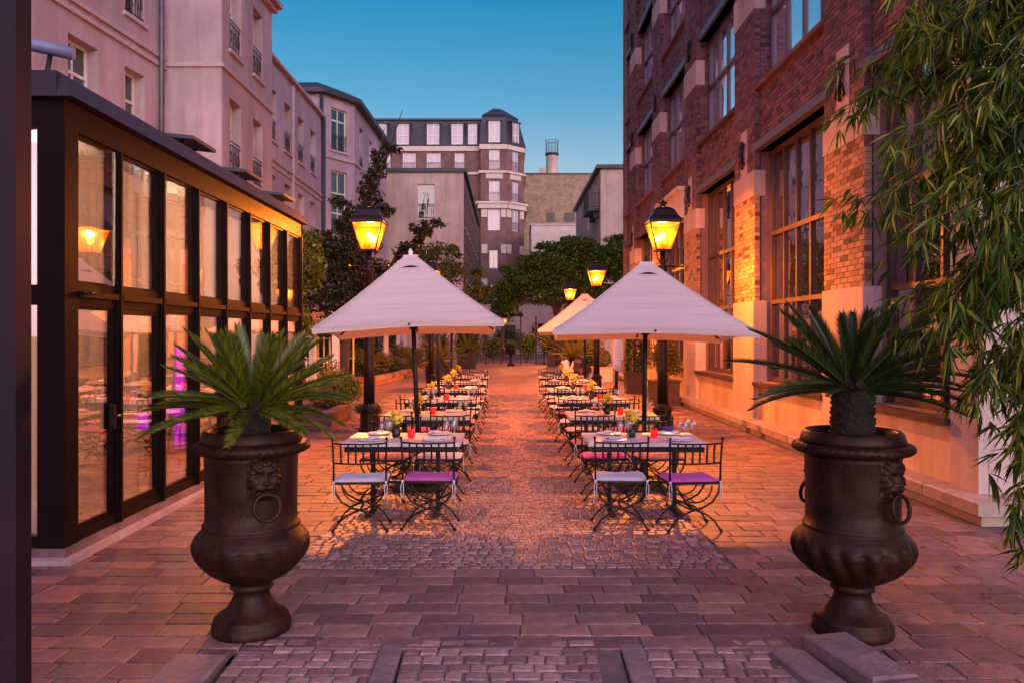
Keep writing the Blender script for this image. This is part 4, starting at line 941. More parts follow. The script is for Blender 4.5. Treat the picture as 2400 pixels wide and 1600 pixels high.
# ================================================================== URNS AND CYCADS
PROF = [(.232,0),(.236,.02),(.232,.055),(.215,.065),(.222,.08),(.205,.10),(.17,.115),(.14,.15),(.113,.20),(.104,.235),(.112,.252),(.128,.262),(.128,.278),(.114,.288),(.14,.305),
        (.20,.335),(.25,.37),(.295,.42),(.325,.465),(.343,.515),(.345,.55),(.325,.59),(.297,.618),(.283,.632),(.289,.642),(.287,.655),(.272,.665),(.271,.75),(.272,.90),(.275,1.05),(.282,1.085)]
def make_urn(swirl, mask_az, label, loc, rz):
    t = thing('urn', label, 'urn', loc, rz, 'cast iron urns flanking the entry')
    def gad(a,h):
        if .315 < h < .60:
            e = math.sin((h-.315)/(.285)*math.pi); return 1+swirl*e*(abs(math.sin(9*a+ (h-.45)*6))**.6-.6)
        return 1
    prof = []
    for (r0,h0),(r1,h1) in zip(PROF,PROF[1:]):
        n = 4 if .3 < h0 < .62 else 1
        for k in range(n): prof.append((r0+(r1-r0)*k/n, h0+(h1-h0)*k/n))
    prof.append(PROF[-1])
    m = MB(); m.lathe(prof,108,mod=gad); m.build('body','urn',t)
    m = MB()
    def rope(a,h): return 1+.018*math.sin(44*a+h*220)
    m.lathe([(.282,1.083),(.325,1.09),(.343,1.105),(.345,1.125),(.333,1.142),(.300,1.15)],176,mod=rope); m.build('rope_band','urn',t)
    m = MB(); m.lathe([(.298,1.148),(.302,1.165),(.293,1.19),(.285,1.212),(.268,1.222),(.25,1.218),(.242,1.20),(.24,1.06)],64); m.build('rim','urn',t)
    m = MB(); m.lathe([(.0001,1.12),(.12,1.12),(.241,1.10)],32); m.build('soil','soil',t)
    # lion mask and ring, twice, on opposite sides
    for az in (mask_az, mask_az+math.pi):
        F = MB(); F.smooth = True; nx, nz = 37, 43; W, H = .22, .27; base = len(F.v)
        def bump_(x,z):
            g = lambda cx,cz,sx,sz,a: a*math.exp(-((x-cx)/sx)**2-((z-cz)/sz)**2)
            ax = abs(x); q = lambda cx,cz,sx,sz,a: a*math.exp(-((ax-cx)/sx)**2-((z-cz)/sz)**2)
            mane = .5+.5*math.cos(14*math.atan2(z-.01,x))
            r = math.hypot(x/.095,(z-.005)/.125)
            h = .030*max(0,1-r**4)+ .014*mane*math.exp(-((r-.9)/.25)**2)
            h += .020*math.exp(-((ax-.034)/.026)**2-((z-.050-.25*ax)/.012)**2)   # slanting brow
            h -= q(.036,.028,.017,.010,.024)      # eye sockets
            h += q(.036,.026,.008,.006,.010)
            h += g(0,.014,.012,.040,.014)         # nose bridge
            h += g(0,-.020,.026,.013,.026)        # nose tip
            h -= q(.011,-.030,.006,.005,.012)     # nostrils
            h += q(.055,-.012,.020,.026,.014)     # cheeks
            h += q(.026,-.046,.024,.014,.024)     # muzzle
            h -= g(0,-.070,.036,.009,.030)        # mouth
            h += g(0,-.094,.030,.014,.020)        # chin
            h += q(.070,.085,.018,.018,.014)      # ears
            h += g(0,.095,.05,.02,.010)*(1+.5*math.cos(x*260))
            return max(h,-.006)
        for j in range(nz):
            for i in range(nx):
                x = -W/2+W*i/(nx-1); z = -H/2+H*j/(nz-1)
                rr = .274+bump_(x,z)-.010*(abs(x)>W*.47 or abs(z)>H*.47)
                a = az + x/.274; F.v.append((rr*math.cos(a),rr*math.sin(a),.955+z))
        for j in range(nz-1):
            for i in range(nx-1): F.face(base+j*nx+i,base+j*nx+i+1,base+(j+1)*nx+i+1,base+(j+1)*nx+i)
        mk = F.build('lion_mask','urn',t)
        m = MB(); rr = .306
        c, s_ = math.cos(az), math.sin(az)
        pts = []
        for k in range(33):
            q = 2*math.pi*k/32; x = .075*math.sin(q); z = .075*math.cos(q)
            d = rr + .018 - .012*(z/.075)
            pts.append((d*c-x*s_, d*s_+x*c, .80+z))
        m.tube(pts,.0115,8,False); m.build('ring_handle','urn',mk)
    return t
UL, UR = (-1.56,4.87,0.0), (2.10,4.84,0.0)
urnL = make_urn(.06, R(-90)+R(33), 'rust-dark cast iron urn with a lion mask and ring, standing left of the tables', UL, 0)
urnR = make_urn(.16, R(-61), 'rust-dark cast iron urn with spiral fluted bowl, standing by the bamboo', UR, 0)

def frond_mesh(L, droop, mat, vee=0.42, wid=.115, n=58):
    m = MB(); pts = []; ang = 0.0; p = Vector((0,0,0)); N_ = 16
    for k in range(N_+1):
        pts.append(p.copy()); a = droop*(k/N_)**1.5; p = p+Vector((0,math.cos(a),-math.sin(a)))*L/N_
    m.tube(pts,[.009*(1-.8*k/N_)+.0012 for k in range(N_+1)],4,False)
    m.cur = 0
    for s in (-1,1):
        for k in range(n):
            f = .13+.87*k/n; x = f*N_; i = min(int(x),N_-1); q = pts[i].lerp(pts[i+1],x-i)
            t = (pts[i+1]-pts[i]).normalized(); up = Vector((s*0,t.z*-1,t.y)).normalized(); side = Vector((s,0,0))
            ln = wid*min(1,(.35+f*2.2))*max(.42,(1-f**8))*rnd.uniform(.85,1.12)
            d = (side*.52+t*(.80+.3*f)+up*vee*(1-.3*f)).normalized()
            e = q+d*ln - Vector((0,0,1))*ln*ln*.8; h = .0047 if n > 40 else .014
            mid = q+d*ln*.5
            b0 = len(m.v); m.v += [tuple(q-t*h),tuple(mid-t*h),tuple(e),tuple(mid+t*h),tuple(q+t*h)]; m.face(b0,b0+1,b0+2,b0+3,b0+4)
    return m.mesh('frond', mat)
def cycad(name, label, loc, mat, L, count, seed, trunk_h=.30, trunk_r=.11, low=-.35, hi=1.35, cat='cycad palm', scale=1.0, n=58, group=None):
    r = random.Random(seed); t = thing(name,label,cat,loc,0,group)
    m = MB()
    def scales(a,h): return 1+.10*math.sin(9*a+(int(h/.03)%2)*math.pi)
    pr = []; k = 0
    while k*.015 <= trunk_h+.001: pr.append((trunk_r*(1.02-.12*(k*.015/trunk_h)+(.07 if k%2 else 0)),k*.015)); k += 1
    pr.append((trunk_r*.5,trunk_h+.05)); pr.append((.001,trunk_h+.07))
    m.lathe(pr,27,mod=scales); m.build('trunk','palm_bark',t)
    ms = [frond_mesh(L*q,d,mat,n=n,wid=.115*L/.56) for q,d in ((1.05,.28),(1.0,.15),(1.12,.42),(1.05,.6),(.85,.1),(1.05,.8))]
    for i in range(count):
        f = (i+.5)/count; el = hi-(hi-low)*f**.85 + r.gauss(0,.06); az = i*2.39996+r.gauss(0,.15)
        me = ms[4] if el > 1.05 else (ms[r.choice((0,1))] if el > .5 else ms[r.choice((0,2,3))] if el > 0 else ms[r.choice((2,3,5))])
        o = link('frond',me,t,(.04*math.cos(az),.04*math.sin(az),trunk_h+.02-.05*f),(0,0,0))
        o.rotation_euler = Euler((el, r.gauss(0,.25), az-math.pi/2),'XYZ')
        s = r.uniform(.88,1.08); o.scale = (s,s,s)
    return t
cycad('cycad_palm','bushy green cycad with wide arching fronds growing in the left urn',(UL[0],UL[1],1.10),'leaf_cycad',.56,58,3,.26,.105,-.12,1.32,group='cycads in the urns')
cycad('cycad_palm','darker upright cycad on a thick trunk growing in the right urn',(UR[0],UR[1],1.10),'leaf_cycad_dark',.60,46,8,.38,.122,-.02,1.38,group='cycads in the urns')

# ================================================================== CHAIRS AND TABLES
def make_chair(mat, label):
    t = thing('iron_chair', label, 'chair', (0,0,0), 0, 'iron chairs around the tables')
    W = .235; SH = .445
    def bld(nm, f, mt='iron', par=t): m = MB(); f(m); return m.build(nm, mt, par)
    # each pair of legs is an X of S-curves, front and back
    for yy in (-.19,.19):
        for s in (-1,1):
            pts = [(s*W,yy,SH-.01),(s*(W-.015),yy,.36),(s*.165,yy,.275),(s*.07,yy,.222),(-s*.03,yy,.195),(-s*.12,yy,.155),(-s*.185,yy,.10),(-s*.225,yy,.04),(-s*.245,yy,.012)]
            def leg(m, pts=pts):
                m.tube(pts,.0095,6); m.ball((pts[-1][0],pts[-1][1],.014),.017,5)
            bld('leg',leg)
        def arc(m, yy=yy): m.tube([(.16*math.cos(a),yy,SH-.02-.155*math.sin(a)) for a in [math.pi*k/12 for k in range(13)]],.0075,5)
        bld('inner_arc',arc)
    bld('stretcher',lambda m: (m.tube([(0,-.19,.205),(0,.19,.205)],.011,6), m.tube([(0,-.19,.275),(0,.19,.275)],.007,5)))
    def seatf(m):
        for a,b in (((-W,-.2),(W,-.2)),((W,-.2),(W,.2)),((W,.2),(-W,.2)),((-W,.2),(-W,-.2))): m.bar((*a,SH),(*b,SH),.02,.014)
        m.box(-W+.01,W-.01,-.19,.19,SH-.003,SH+.004)
    bld('seat_frame',seatf)
    def post(s):
        return lambda m: (m.tube([(s*W,-.20,SH),(s*W,-.205,.62),(s*(W+.006),-.225,.80),(s*(W+.008),-.235,.852)],.0095,6), m.ball((s*(W+.008),-.236,.86),.014,5))
    for s in (-1,1): bld('back_post',post(s))
    for z,yy in ((.815,-.228),(.635,-.207)):
        bld('back_rail',lambda m,z=z,yy=yy: m.tube([(-W,yy,z),(-W*.5,yy-.012,z-.006),(0,yy-.017,z-.008),(W*.5,yy-.012,z-.006),(W,yy,z)],.0085,6))
    for k in range(6):
        x = -W+2*W*(k+1)/7; o = -.016*(1-(x/W)**2)
        bld('back_bar',lambda m,x=x,o=o: m.bar((x,-.207+o,.630),(x,-.228+o,.81),.016,.008,(0,1,0)))
    def cush(m):
        n = 11; m.smooth = True
        for sgn,zz in ((1,SH+.03),(-1,SH+.008)):
            b0 = len(m.v)
            for j in range(n):
                for i in range(n):
                    u,v = -1+2*i/(n-1), -1+2*j/(n-1)
                    e = (1-u**6)*(1-v**6); z = zz+sgn*.021*e**.5 - (.010*(1-u*u) if sgn>0 else 0) - .004*math.sin(u*3+v*2)
                    m.v.append((u*(W+.012),v*.205,z if e > 0 else SH+.02))
            for j in range(n-1):
                for i in range(n-1): m.face(b0+j*n+i,b0+j*n+i+1,b0+(j+1)*n+i+1,b0+(j+1)*n+i)
    c = bld('cushion',cush,mat)
    for s in (-1,1):
        def tie(m, s=s):
            m.tube([(s*W,-.205,SH+.015),(s*(W+.014),-.222,SH-.03),(s*(W+.01),-.224,SH-.11),(s*(W+.016),-.222,SH-.19)],.004,4); m.tube([(s*W,-.205,SH+.015),(s*(W-.01),-.225,SH-.02),(s*(W-.012),-.226,SH-.15)],.004,4)
            m.ball((s*W,-.21,SH+.014),.013,5)
        bld('cushion_tie',tie,'linen',c)
    return t
protos = {c: make_chair(m_, 'x') for c, m_ in (('white','cush_white'),('magenta','cush_pink'),('rose','cush_rose'))}
tbl = thing('dining_table','x','table',(0,0,0),0,'dining tables in two rows')
m = MB(); m.piece(-.58,.58,-.40,.40,.712,.75,.006,0); m.build('tabletop','tabletop',tbl)
m = MB(); m.box(-.55,.55,-.37,.37,.655,.711); m.build('apron','iron',tbl)
for s in (-.33,.33):
    m = MB(); m.box(s-.022,s+.022,-.022,.022,.03,.654); m.build('leg','iron',tbl)
    m = MB(); m.box(s-.025,s+.025,-.30,.30,0,.03); m.build('foot','iron',tbl)
m = MB(); m.bar((-.308,0,.30),(.308,0,.30),.03,.03); m.build('stretcher','iron',tbl)
# table ware
plate = thing('plate','x','plate'); m = MB(); m.lathe([(.001,.004),(.075,.004),(.125,.018),(.13,.018),(.128,.013),(.08,0),(.001,0)],28); m.build('dish','china',plate)
nap = MB()
nap.smooth = True
for j in range(6):
    for i in range(12): nap.v.append((-.05+.1*j/5, -.11+.22*i/11, .022+.016*math.sin(math.pi*j/5)+.004*math.sin(i*1.1)))
for j in range(5):
    for i in range(11): nap.face(j*12+i,j*12+i+1,j*12+13+i,j*12+12+i)
m = nap.build('napkin','linen',plate)
glass = thing('wine_glass','x','glass'); m = MB(); m.lathe([(.034,.002),(.030,.006),(.005,.012),(.004,.085),(.014,.095),(.036,.12),(.040,.15),(.033,.19)],14); m.build('bowl','clear',glass)
vase = thing('flower_pot','x','flower pot'); m = MB(); m.lathe([(.038,0),(.042,.005),(.05,.10),(.045,.10),(.042,.085),(.001,.085)],16); m.build('pot','black_pot',vase)
m = MB()
for k in range(11):
    a = k*2.4; h = .07+.12*((k*37)%10)/10; r_ = .02+.06*((k*53)%10)/10; c = (r_*math.cos(a),r_*math.sin(a),.08+h)
    m.ball(c,.019+.006*(k%3),5)
    for q in range(5):
        b = q*1.257+k; d = Vector((math.cos(b),math.sin(b),.5)).normalized(); s_ = Vector((-math.sin(b),math.cos(b),0))*.014; c_ = Vector(c)
        m.quad(c_,c_+d*.025+s_,c_+d*.045,c_+d*.025-s_)
m.build('blossom','petal',vase)
m = MB()
for k in range(11):
    a = k*2.4; h = .07+.12*((k*37)%10)/10; r_ = .02+.06*((k*53)%10)/10; m.tube([(0,0,.08),(r_*.6*math.cos(a),r_*.6*math.sin(a),.08+h*.6),(r_*math.cos(a),r_*math.sin(a),.08+h)],.0025,4,False)
for k in range(14):
    a = k*1.9; d = Vector((math.cos(a),math.sin(a),.9)).normalized(); p0 = Vector((0,0,.09)); e = p0+d*.09; s_ = Vector((-math.sin(a),math.cos(a),0))*.012
    m.quad(p0,p0.lerp(e,.5)+s_,e,p0.lerp(e,.5)-s_)
m.build('stem','leaf_green',vase)
candle = thing('candle_holder','x','candle holder'); m = MB(); m.lathe([(.025,0),(.034,.006),(.038,.05),(.034,.085),(.030,.085),(.032,.05),(.022,.012),(.001,.012)],16); m.build('cup','red_glass',candle)
m = MB(); m.lathe([(.018,.012),(.018,.05),(.004,.052),(.001,.07)],10); m.build('candle','flame' if False else 'petal',candle)
ORD = ['first','second','third','fourth','fifth','sixth']
TX = {'left': -1.03, 'right': 1.375}
SEQ = {'left': [['white','magenta','rose','white'],['rose','white','magenta','rose'],['white','rose','white','white'],['white','white','rose','white'],['white','rose','white','white'],['rose','white','white','white']],
       'right': [['white','magenta','magenta','rose'],['rose','white','white','magenta'],['white','white','rose','white'],['white','rose','white','white'],['white','white','white','rose'],['white','white','rose','white']]}
used = set()
def place(proto, key, loc, rz, label, group):
    if key not in used:
        used.add(key); proto.location = loc; proto.rotation_euler = (0,0,rz); proto['label'] = label; proto['group'] = group; return proto
    return dup(proto, loc, rz, label, group)
for side in ('left','right'):
    for k in range(6):
        y0 = 8.12+2.40*k; x0 = TX[side]; of = f'{ORD[k]} table of the {side} row'
        place(tbl,'t',(x0,y0,0),rnd.gauss(0,.012),f'pale-topped dining table on black legs, {of} counted from the urns','dining tables in two rows')
        cs = SEQ[side][k]
        for i,(dx,near) in enumerate(((-.305,1),(.305,1),(-.29,0),(.29,0))):
            c = cs[i]; word = {'white':'off-white','magenta':'magenta','rose':'rose'}[c]
            lab = f"black iron chair, {word} cushion, {'near' if near else 'far'} side {'left' if dx<0 else 'right'}, {of}"
            turn = 0 if near else math.pi
            yy = y0-.66+rnd.gauss(0,.035) if near else y0+.66+rnd.gauss(0,.04)
            rz = turn+rnd.gauss(0,.09)
            if k == 0 and near: rz = {('left',0):.07,('left',1):-.03,('right',0):-.05,('right',1):.09}.get((side,i),0); yy = y0-.66-(.03 if (side,i) in (('left',0),('right',1)) else -.03)
            place(protos[c],'c'+c,(x0+dx*(1.04 if near else 1),yy,0),rz,lab,'iron chairs around the tables')
        # ware
        z = .751
        for i,(px,py) in enumerate(((-.32,-.25),(.33,-.25),(-.3,.25),(.32,.25))):
            wh = f"{'near' if py<0 else 'far'} {'left' if px<0 else 'right'} place, {of}"
            place(plate,'p',(x0+px+rnd.gauss(0,.01),y0+py,z),rnd.gauss(0,.25)+math.pi/2*(i%2),f'white plate with folded napkin, {wh}','plates on the tables')
            place(glass,'g',(x0+px+.17,y0+py*.45,z),0,f'clear wine glass beside the {wh}','glasses on the tables')
            if k < 3: dup(glass,(x0+px+.09,y0+py*.38,z),0,f'clear water glass beside the {wh}','glasses on the tables',.85)
        place(vase,'v',(x0-.10+.05*((k*7)%3)*(1 if side=='right' else -1),y0+.02,z),k*1.3,f'small black pot of yellow flowers on the {of}','flower pots on the tables')
        if k < 4: place(candle,'k',(x0+(.12 if side=='right' else .06),y0-.04,z),0,f'red glass candle holder on the {of}','candle holders on the tables')
bowl = thing('napkin_bowl','small purple bowl on the white plate at the far right place, nearest right table','bowl',(1.375+.32,8.12+.25,.79))
m = MB(); m.lathe([(.03,0),(.05,.015),(.06,.04),(.055,.04),(.04,.012),(.001,.008)],18); m.build('bowl_body','napkin',bowl)

# ================================================================== UMBRELLAS
def umbrella(label, loc, half, eave, apex, rz, lean, tip=.0, group='square white parasols over the tables'):
    t = thing('parasol', label, 'parasol', loc, 0, group, rot=(R(-2.0),lean,0))
    m = MB(); m.tube([(0,0,0),(0,0,apex-.03)],.028,10); m.build('pole','iron',t)
    m = MB(); m.box(-.28,.28,-.28,.28,0,.05); m.lathe([(.06,.05),(.05,.3)],12); m.build('base','iron',t)
    n = 16; ap = .115
    def ring(q):     # q 0 top .. 1 eave ; square with slightly hollow edges
        pts = []
        for k in range(4*n):
            s_, f = divmod(k,n); f = f/n
            a0 = math.pi/4+s_*math.pi/2+rz; a1 = a0+math.pi/2
            r_ = ap+(half*math.sqrt(2)-ap)*q
            x = math.cos(a0)*(1-f)+math.cos(a1)*f; y = math.sin(a0)*(1-f)+math.sin(a1)*f
            e = math.sin(math.pi*f); x *= 1-.035*q*e; y *= 1-.035*q*e
            prof = (1-q)**1.12*.93+.07*(1-q)
            z = eave+(apex-eave)*prof - .05*q*(1-q)*4*.35*e + .035*q*q*e
            z += e*(.0028*math.sin(33*q+5*f+s_*1.7)+.002*math.sin(61*q-9*f+s_))*min(1,q*3)*(1-q*.4)
            pts.append((x*r_,y*r_,z))
        return pts
    m = MB(); m.smooth = True; Q = [0,.06,.12]+[.12+.88*k/26 for k in range(1,27)]
    for q in Q: m.v += ring(q)
    T = 4*n
    for i in range(len(Q)-1):
        for k in range(T): l=(k+1)%T; m.face(i*T+k,i*T+l,(i+1)*T+l,(i+1)*T+k)
    # seam edges stay crisp at the corners through the ridge
    can = m.build('canopy','canvas',t)
    for s_ in range(4):
        m = MB(); m.tube([ (ring(q)[s_*n][0],ring(q)[s_*n][1],ring(q)[s_*n][2]+.002) for q in Q[::3]],.006,5,False); m.build('seam','canvas',can)
    m = MB(); R0 = ring(1.0); m.v += [(x,y,z) for x,y,z in R0]+[(x*.985,y*.985,z-.055) for x,y,z in R0]
    for k in range(T): l=(k+1)%T; m.face(k,l,T+l,T+k)
    m.build('valance','canvas',can)
    m = MB(); m.v += [(x*1.35,y*1.35,z-.055) for x,y,z in ring(0)]+[(x*.98,y*.98,z+.03) for x,y,z in ring(0)]
    for k in range(T): l=(k+1)%T; m.face(k,l,T+l,T+k)
    m.face(*[T+k for k in range(T)]); m.build('vent_cap','canvas',can)
    # little vent flap on each face
    for s_ in range(4):
        a = s_*math.pi/2+rz+math.pi/2+math.pi; c, sn = math.cos(a), math.sin(a)
        g = MB(); pr = []
        for k in range(9):
            f = -1+2*k/8; w_ = .11*f; q = .15; rr_ = (ap+(half*math.sqrt(2)-ap)*q)*.7071
            zz = eave+(apex-eave)*((1-q)**1.12*.93+.07*(1-q))
            pr.append((w_, rr_, zz, .026*(1-f*f)))
        for (w_,rr_,zz,b_) in pr: g.v.append((rr_*c-w_*sn, rr_*sn+w_*c, zz+.004))
        for (w_,rr_,zz,b_) in pr: g.v.append(((rr_+b_*.9)*c-w_*sn, (rr_+b_*.9)*sn+w_*c, zz+b_*1.0-.002))
        for k in range(8): g.face(k,k+1,9+k+1,9+k)
        g.build('vent_flap','iron',can)
    for k in range(8):
        a = math.pi/4*k+math.pi/4+rz; rr_ = half*(math.sqrt(2) if k%2==0 else 1)*.97; ze = eave-.005
        m = MB(); m.bar((.03*math.cos(a),.03*math.sin(a),apex-.12),(rr_*math.cos(a),rr_*math.sin(a),ze+.01),.02,.016); rb = m.build('rib','iron',t)
        m = MB(); m.bar((.03*math.cos(a),.03*math.sin(a),eave+.02),(rr_*.5*math.cos(a),rr_*.5*math.sin(a),eave+(apex-eave)*.46),.014,.012); m.build('strut','iron',rb)
    m = MB(); m.lathe([(.05,eave),(.05,eave+.06)],12); m.build('hub','iron',t)
    m = MB(); m.lathe([(.05,apex),(.045,apex+.02),(.025,apex+.05),(.03,apex+.075),(.004,apex+.12)],12); m.build('finial','white_paint' if 'left' in label else 'iron',t)
    return t
umbrella('off-white square parasol over the front of the left row of tables',(-1.02,9.34,0),1.02,1.86,2.70,R(4),R(-2.5),.0)
umbrella('off-white square parasol over the front of the right row of tables',(1.61,9.38,0),1.09,1.79,2.62,R(-4),R(1.0),.0)
def closed_parasol(label, loc, z0, z1, lean):
    t = thing('parasol', label, 'parasol', loc, 0, 'folded parasols', rot=(0,lean,0))
    m = MB(); m.tube([(0,0,0),(0,0,z1)],.03,10); m.build('pole','iron',t)
    m = MB(); m.box(-.28,.28,-.28,.28,0,.05); m.lathe([(.06,.05),(.05,.3)],12); m.build('base','iron',t)
    m = MB(); h = z1-z0; m.lathe([(.065,z0),(.06,z0+.1*h),(.052,z0+.4*h),(.048,z0+.55*h),(.055,z0+.7*h),(.045,z1-.03),(.02,z1+.03)],48,mod=lambda a,h_: 1+.22*math.sin(8*a+h_*1.5)); m.build('canopy','canvas',t)
    m = MB(); m.lathe([(.06,z0+.50*h),(.062,z0+.56*h)],24); m.build('strap','canvas',t)
closed_parasol('folded pale parasol on a leaning dark pole, middle of the right row',(1.93,14.2,0),1.15,2.5,R(1.5))
closed_parasol('folded pale parasol mostly hidden behind the front one, middle of the left row',(-1.22,14.2,0),1.80,2.5,0)
umbrella('off-white square parasol at the far end of the right row, half showing',(1.87,19.0,0),1.12,1.86,2.72,R(-3),0)
umbrella('off-white square parasol at the far end of the left row, hidden behind the front one',(-1.32,19.0,0),1.0,1.87,2.6,R(3),0)
umbrella('pale peaked parasol beyond the end of the conservatory',(-6.15,25.0,0),1.4,2.15,2.78,R(2),0,group='parasols in the garden')

# ================================================================== TREES AND SHRUBS
def tree(name, label, loc, trunk_r, trunk_h, spec, n, size, mat, limbs=7, seed=1, aspect=.55, cat='tree', flat=.2):
    r = random.Random(seed); t = thing(name,label,cat,loc)
    m = MB(); lean = (r.uniform(-.1,.1),r.uniform(-.1,.1))
    m.tube([(0,0,-.05),(lean[0]*.3,lean[1]*.3,trunk_h*.35),(lean[0],lean[1],trunk_h*.75),(lean[0]*1.5,lean[1]*1.5,trunk_h)],[trunk_r*1.25,trunk_r,trunk_r*.85,trunk_r*.7],9)
    tr = m.build('trunk','bark',t)
    for k in range(min(limbs,len(spec))):
        c = Vector(spec[k][:3]); b = Vector((lean[0],lean[1],trunk_h*r.uniform(.6,1))); mid = b.lerp(c,.5)+Vector((r.uniform(-.2,.2),r.uniform(-.2,.2),r.uniform(-.1,.3)))
        m = MB(); m.tube([b,mid,c,c+(c-mid)*.5],[trunk_r*.5,trunk_r*.34,trunk_r*.2,trunk_r*.06],6); m.build('limb','bark',tr)
    big = list(spec)
    for q in spec:                      # ragged sub-clumps break the outline
        for _ in range(6):
            a_, e_ = r.uniform(0,6.283), r.uniform(-.5,1.3); k_ = r.uniform(.75,1.2); s_ = r.uniform(.22,.45)
            big.append((q[0]+q[3]*k_*math.cos(a_)*math.cos(e_), q[1]+q[4]*k_*math.sin(a_)*math.cos(e_), q[2]+q[5]*k_*math.sin(e_), max(.14,q[3]*s_), max(.14,q[4]*s_), max(.10,q[5]*s_), q[6]*.20))
    pts = blobs(n, big)
    link('crown', np_mesh('crown', leaf_cloud(pts,size,aspect,flat), 4, mat), t)
    return t
# plum tree, left
sp = [(-.9,0,3.0,1.0,.9,.6,2),(.3,.2,3.3,1.0,.9,.7,2.2),(1.5,.1,3.3,1.0,.8,.55,1.7),(.1,0,4.3,.75,.7,.65,1.8),(.5,0,5.1,.5,.5,.55,1.1),(.75,0,5.9,.34,.35,.5,.6),(1.0,0,6.6,.24,.25,.45,.35),(1.35,0,7.1,.3,.2,.2,.2),
      (1.9,0,4.2,.5,.4,.28,.6),(2.3,0,4.75,.35,.3,.22,.4),(-.6,0,4.4,.4,.4,.4,.5),(-1.5,0,2.2,.7,.6,.5,.9),(-1.3,.2,3.7,.8,.7,.6,1.3),(1.0,.3,2.6,1.4,.9,.6,1.6),(2.2,0,3.4,.8,.7,.5,.9),(-.4,0,3.7,1.0,.9,.6,1.6),(.6,0,2.4,1.4,.8,.5,1.4),(1.15,0,5.35,.35,.3,.22,.3),(-.1,0,5.6,.25,.25,.2,.2),(2.75,0,4.95,.2,.2,.12,.12)]
tree('plum_tree','dark plum-leaved tree with a narrow spiky top behind the left lantern',(-4.75,23,0),.16,2.6,sp,24000,.12,'leaf_dark',9,2)
sp = [(0,0,3.9,1.3,1.1,.8,2),(1.1,0,4.5,1.0,.9,.6,1.3),(-.9,0,4.6,1.0,.9,.55,1.2),(.3,0,5.3,.9,.8,.45,1),(1.9,0,3.6,.6,.6,.5,.7),(1.3,0,2.9,.8,.7,.5,.8)]
tree('green_tree','light green tree between the plum tree and the brick side wall',(-3.3,34,0),.15,3.2,sp,9000,.13,'leaf_olive',6,4)
# spreading green tree, right
sp = [(0,0,5.2,1.9,1.6,.75,2.4),(2.3,0,5.5,1.7,1.5,.8,2.2),(-2.0,0,4.7,1.3,1.3,.7,1.5),(-3.0,0,4.0,.9,.9,.6,.8),(1.2,0,6.6,1.8,1.4,.6,2),(3.6,0,6.4,1.2,1.1,.6,1.3),(-1.2,0,5.9,1.1,1.0,.45,1),(4.2,0,4.6,.9,.9,.8,.9),(2.6,0,4.2,1.3,1,.5,1.1),(3.4,0,7.2,.8,.7,.3,.5),(0.6,.3,5.9,2.2,1.6,.9,3),(2.8,.2,6.1,2.0,1.5,.9,3),(-1.6,.2,5.2,1.6,1.4,.8,2),(1.2,.2,4.6,1.8,1.3,.7,1.6),(4.0,0,5.4,1.3,1.2,.9,1.6),(-2.6,.2,4.5,1.1,1,.7,1),(-.6,.3,4.0,1.6,1.2,.6,1.3),(1.8,.4,3.7,1.6,1.2,.6,1.2),(-2.9,.3,3.4,1.0,.9,.7,.9),(-.4,0,6.9,.8,.7,.25,.45)]
tree('spreading_tree','broad green spreading tree behind the right lanterns',(2.9,46,0),.22,4.2,sp,42000,.19,'leaf_green',9,5)
sp = [(0,0,3.2,1.0,.9,.8,1),(.8,0,4.2,.9,.8,.6,1),(-.8,.2,4.4,.8,.8,.6,.8),(.2,0,5.2,.7,.6,.4,.6)]
tree('young_tree','loose young green tree beyond the iron gate',(-.3,56,0),.12,3,sp,5000,.17,'leaf_olive',4,6)
sp = [(0,0,2.6,1.6,1.2,1.2,1),(1.6,0,3.2,1.3,1.1,1.2,1),(-1.5,0,3.4,1.2,1,1.1,1)]
tree('garden_tree','dense dark green tree at the back of the left garden',(-7.6,33,0),.14,2,sp,9000,.15,'leaf_green',3,7)
sp = [(0,0,2.3,.7,.7,.9,1),(.5,.1,3.3,.6,.6,.7,.8),(-.5,0,3.2,.5,.5,.6,.6)]
tree('shrub_tree','loose olive-green small tree at the end of the conservatory',(-5.2,18.2,0),.07,1.6,sp,5200,.11,'leaf_olive',3,8,cat='tree')

def shrub(label, loc, rx, ry, h, n, size, mat, seed, group=None, spiky=False, name='shrub', cat='shrub', aspect=.5):
    t = thing(name,label,cat,loc,0,group); r = random.Random(seed)
    m = MB()
    for k in range(5):
        a = r.uniform(0,6.28); m.tube([(0,0,-.05),(rx*.3*math.cos(a),ry*.3*math.sin(a),h*.4),(rx*.6*math.cos(a),ry*.6*math.sin(a),h*.8)],[.02,.014,.005],5)
    m.build('stem','bark',t)
    sp = [(0,0,h*.55,rx*.8,ry*.8,h*.45,2)]
    for k in range(6):
        a = r.uniform(0,6.28); q = r.uniform(.3,.65); sp.append((rx*q*math.cos(a),ry*q*math.sin(a),h*r.uniform(.35,.8),rx*.42,ry*.42,h*.28,1))
    pts = blobs(n,sp); pts[:,2] = np.maximum(pts[:,2],.02)
    link('foliage', np_mesh('foliage', leaf_cloud(pts,size,aspect,-.3), 4, mat), t); return t
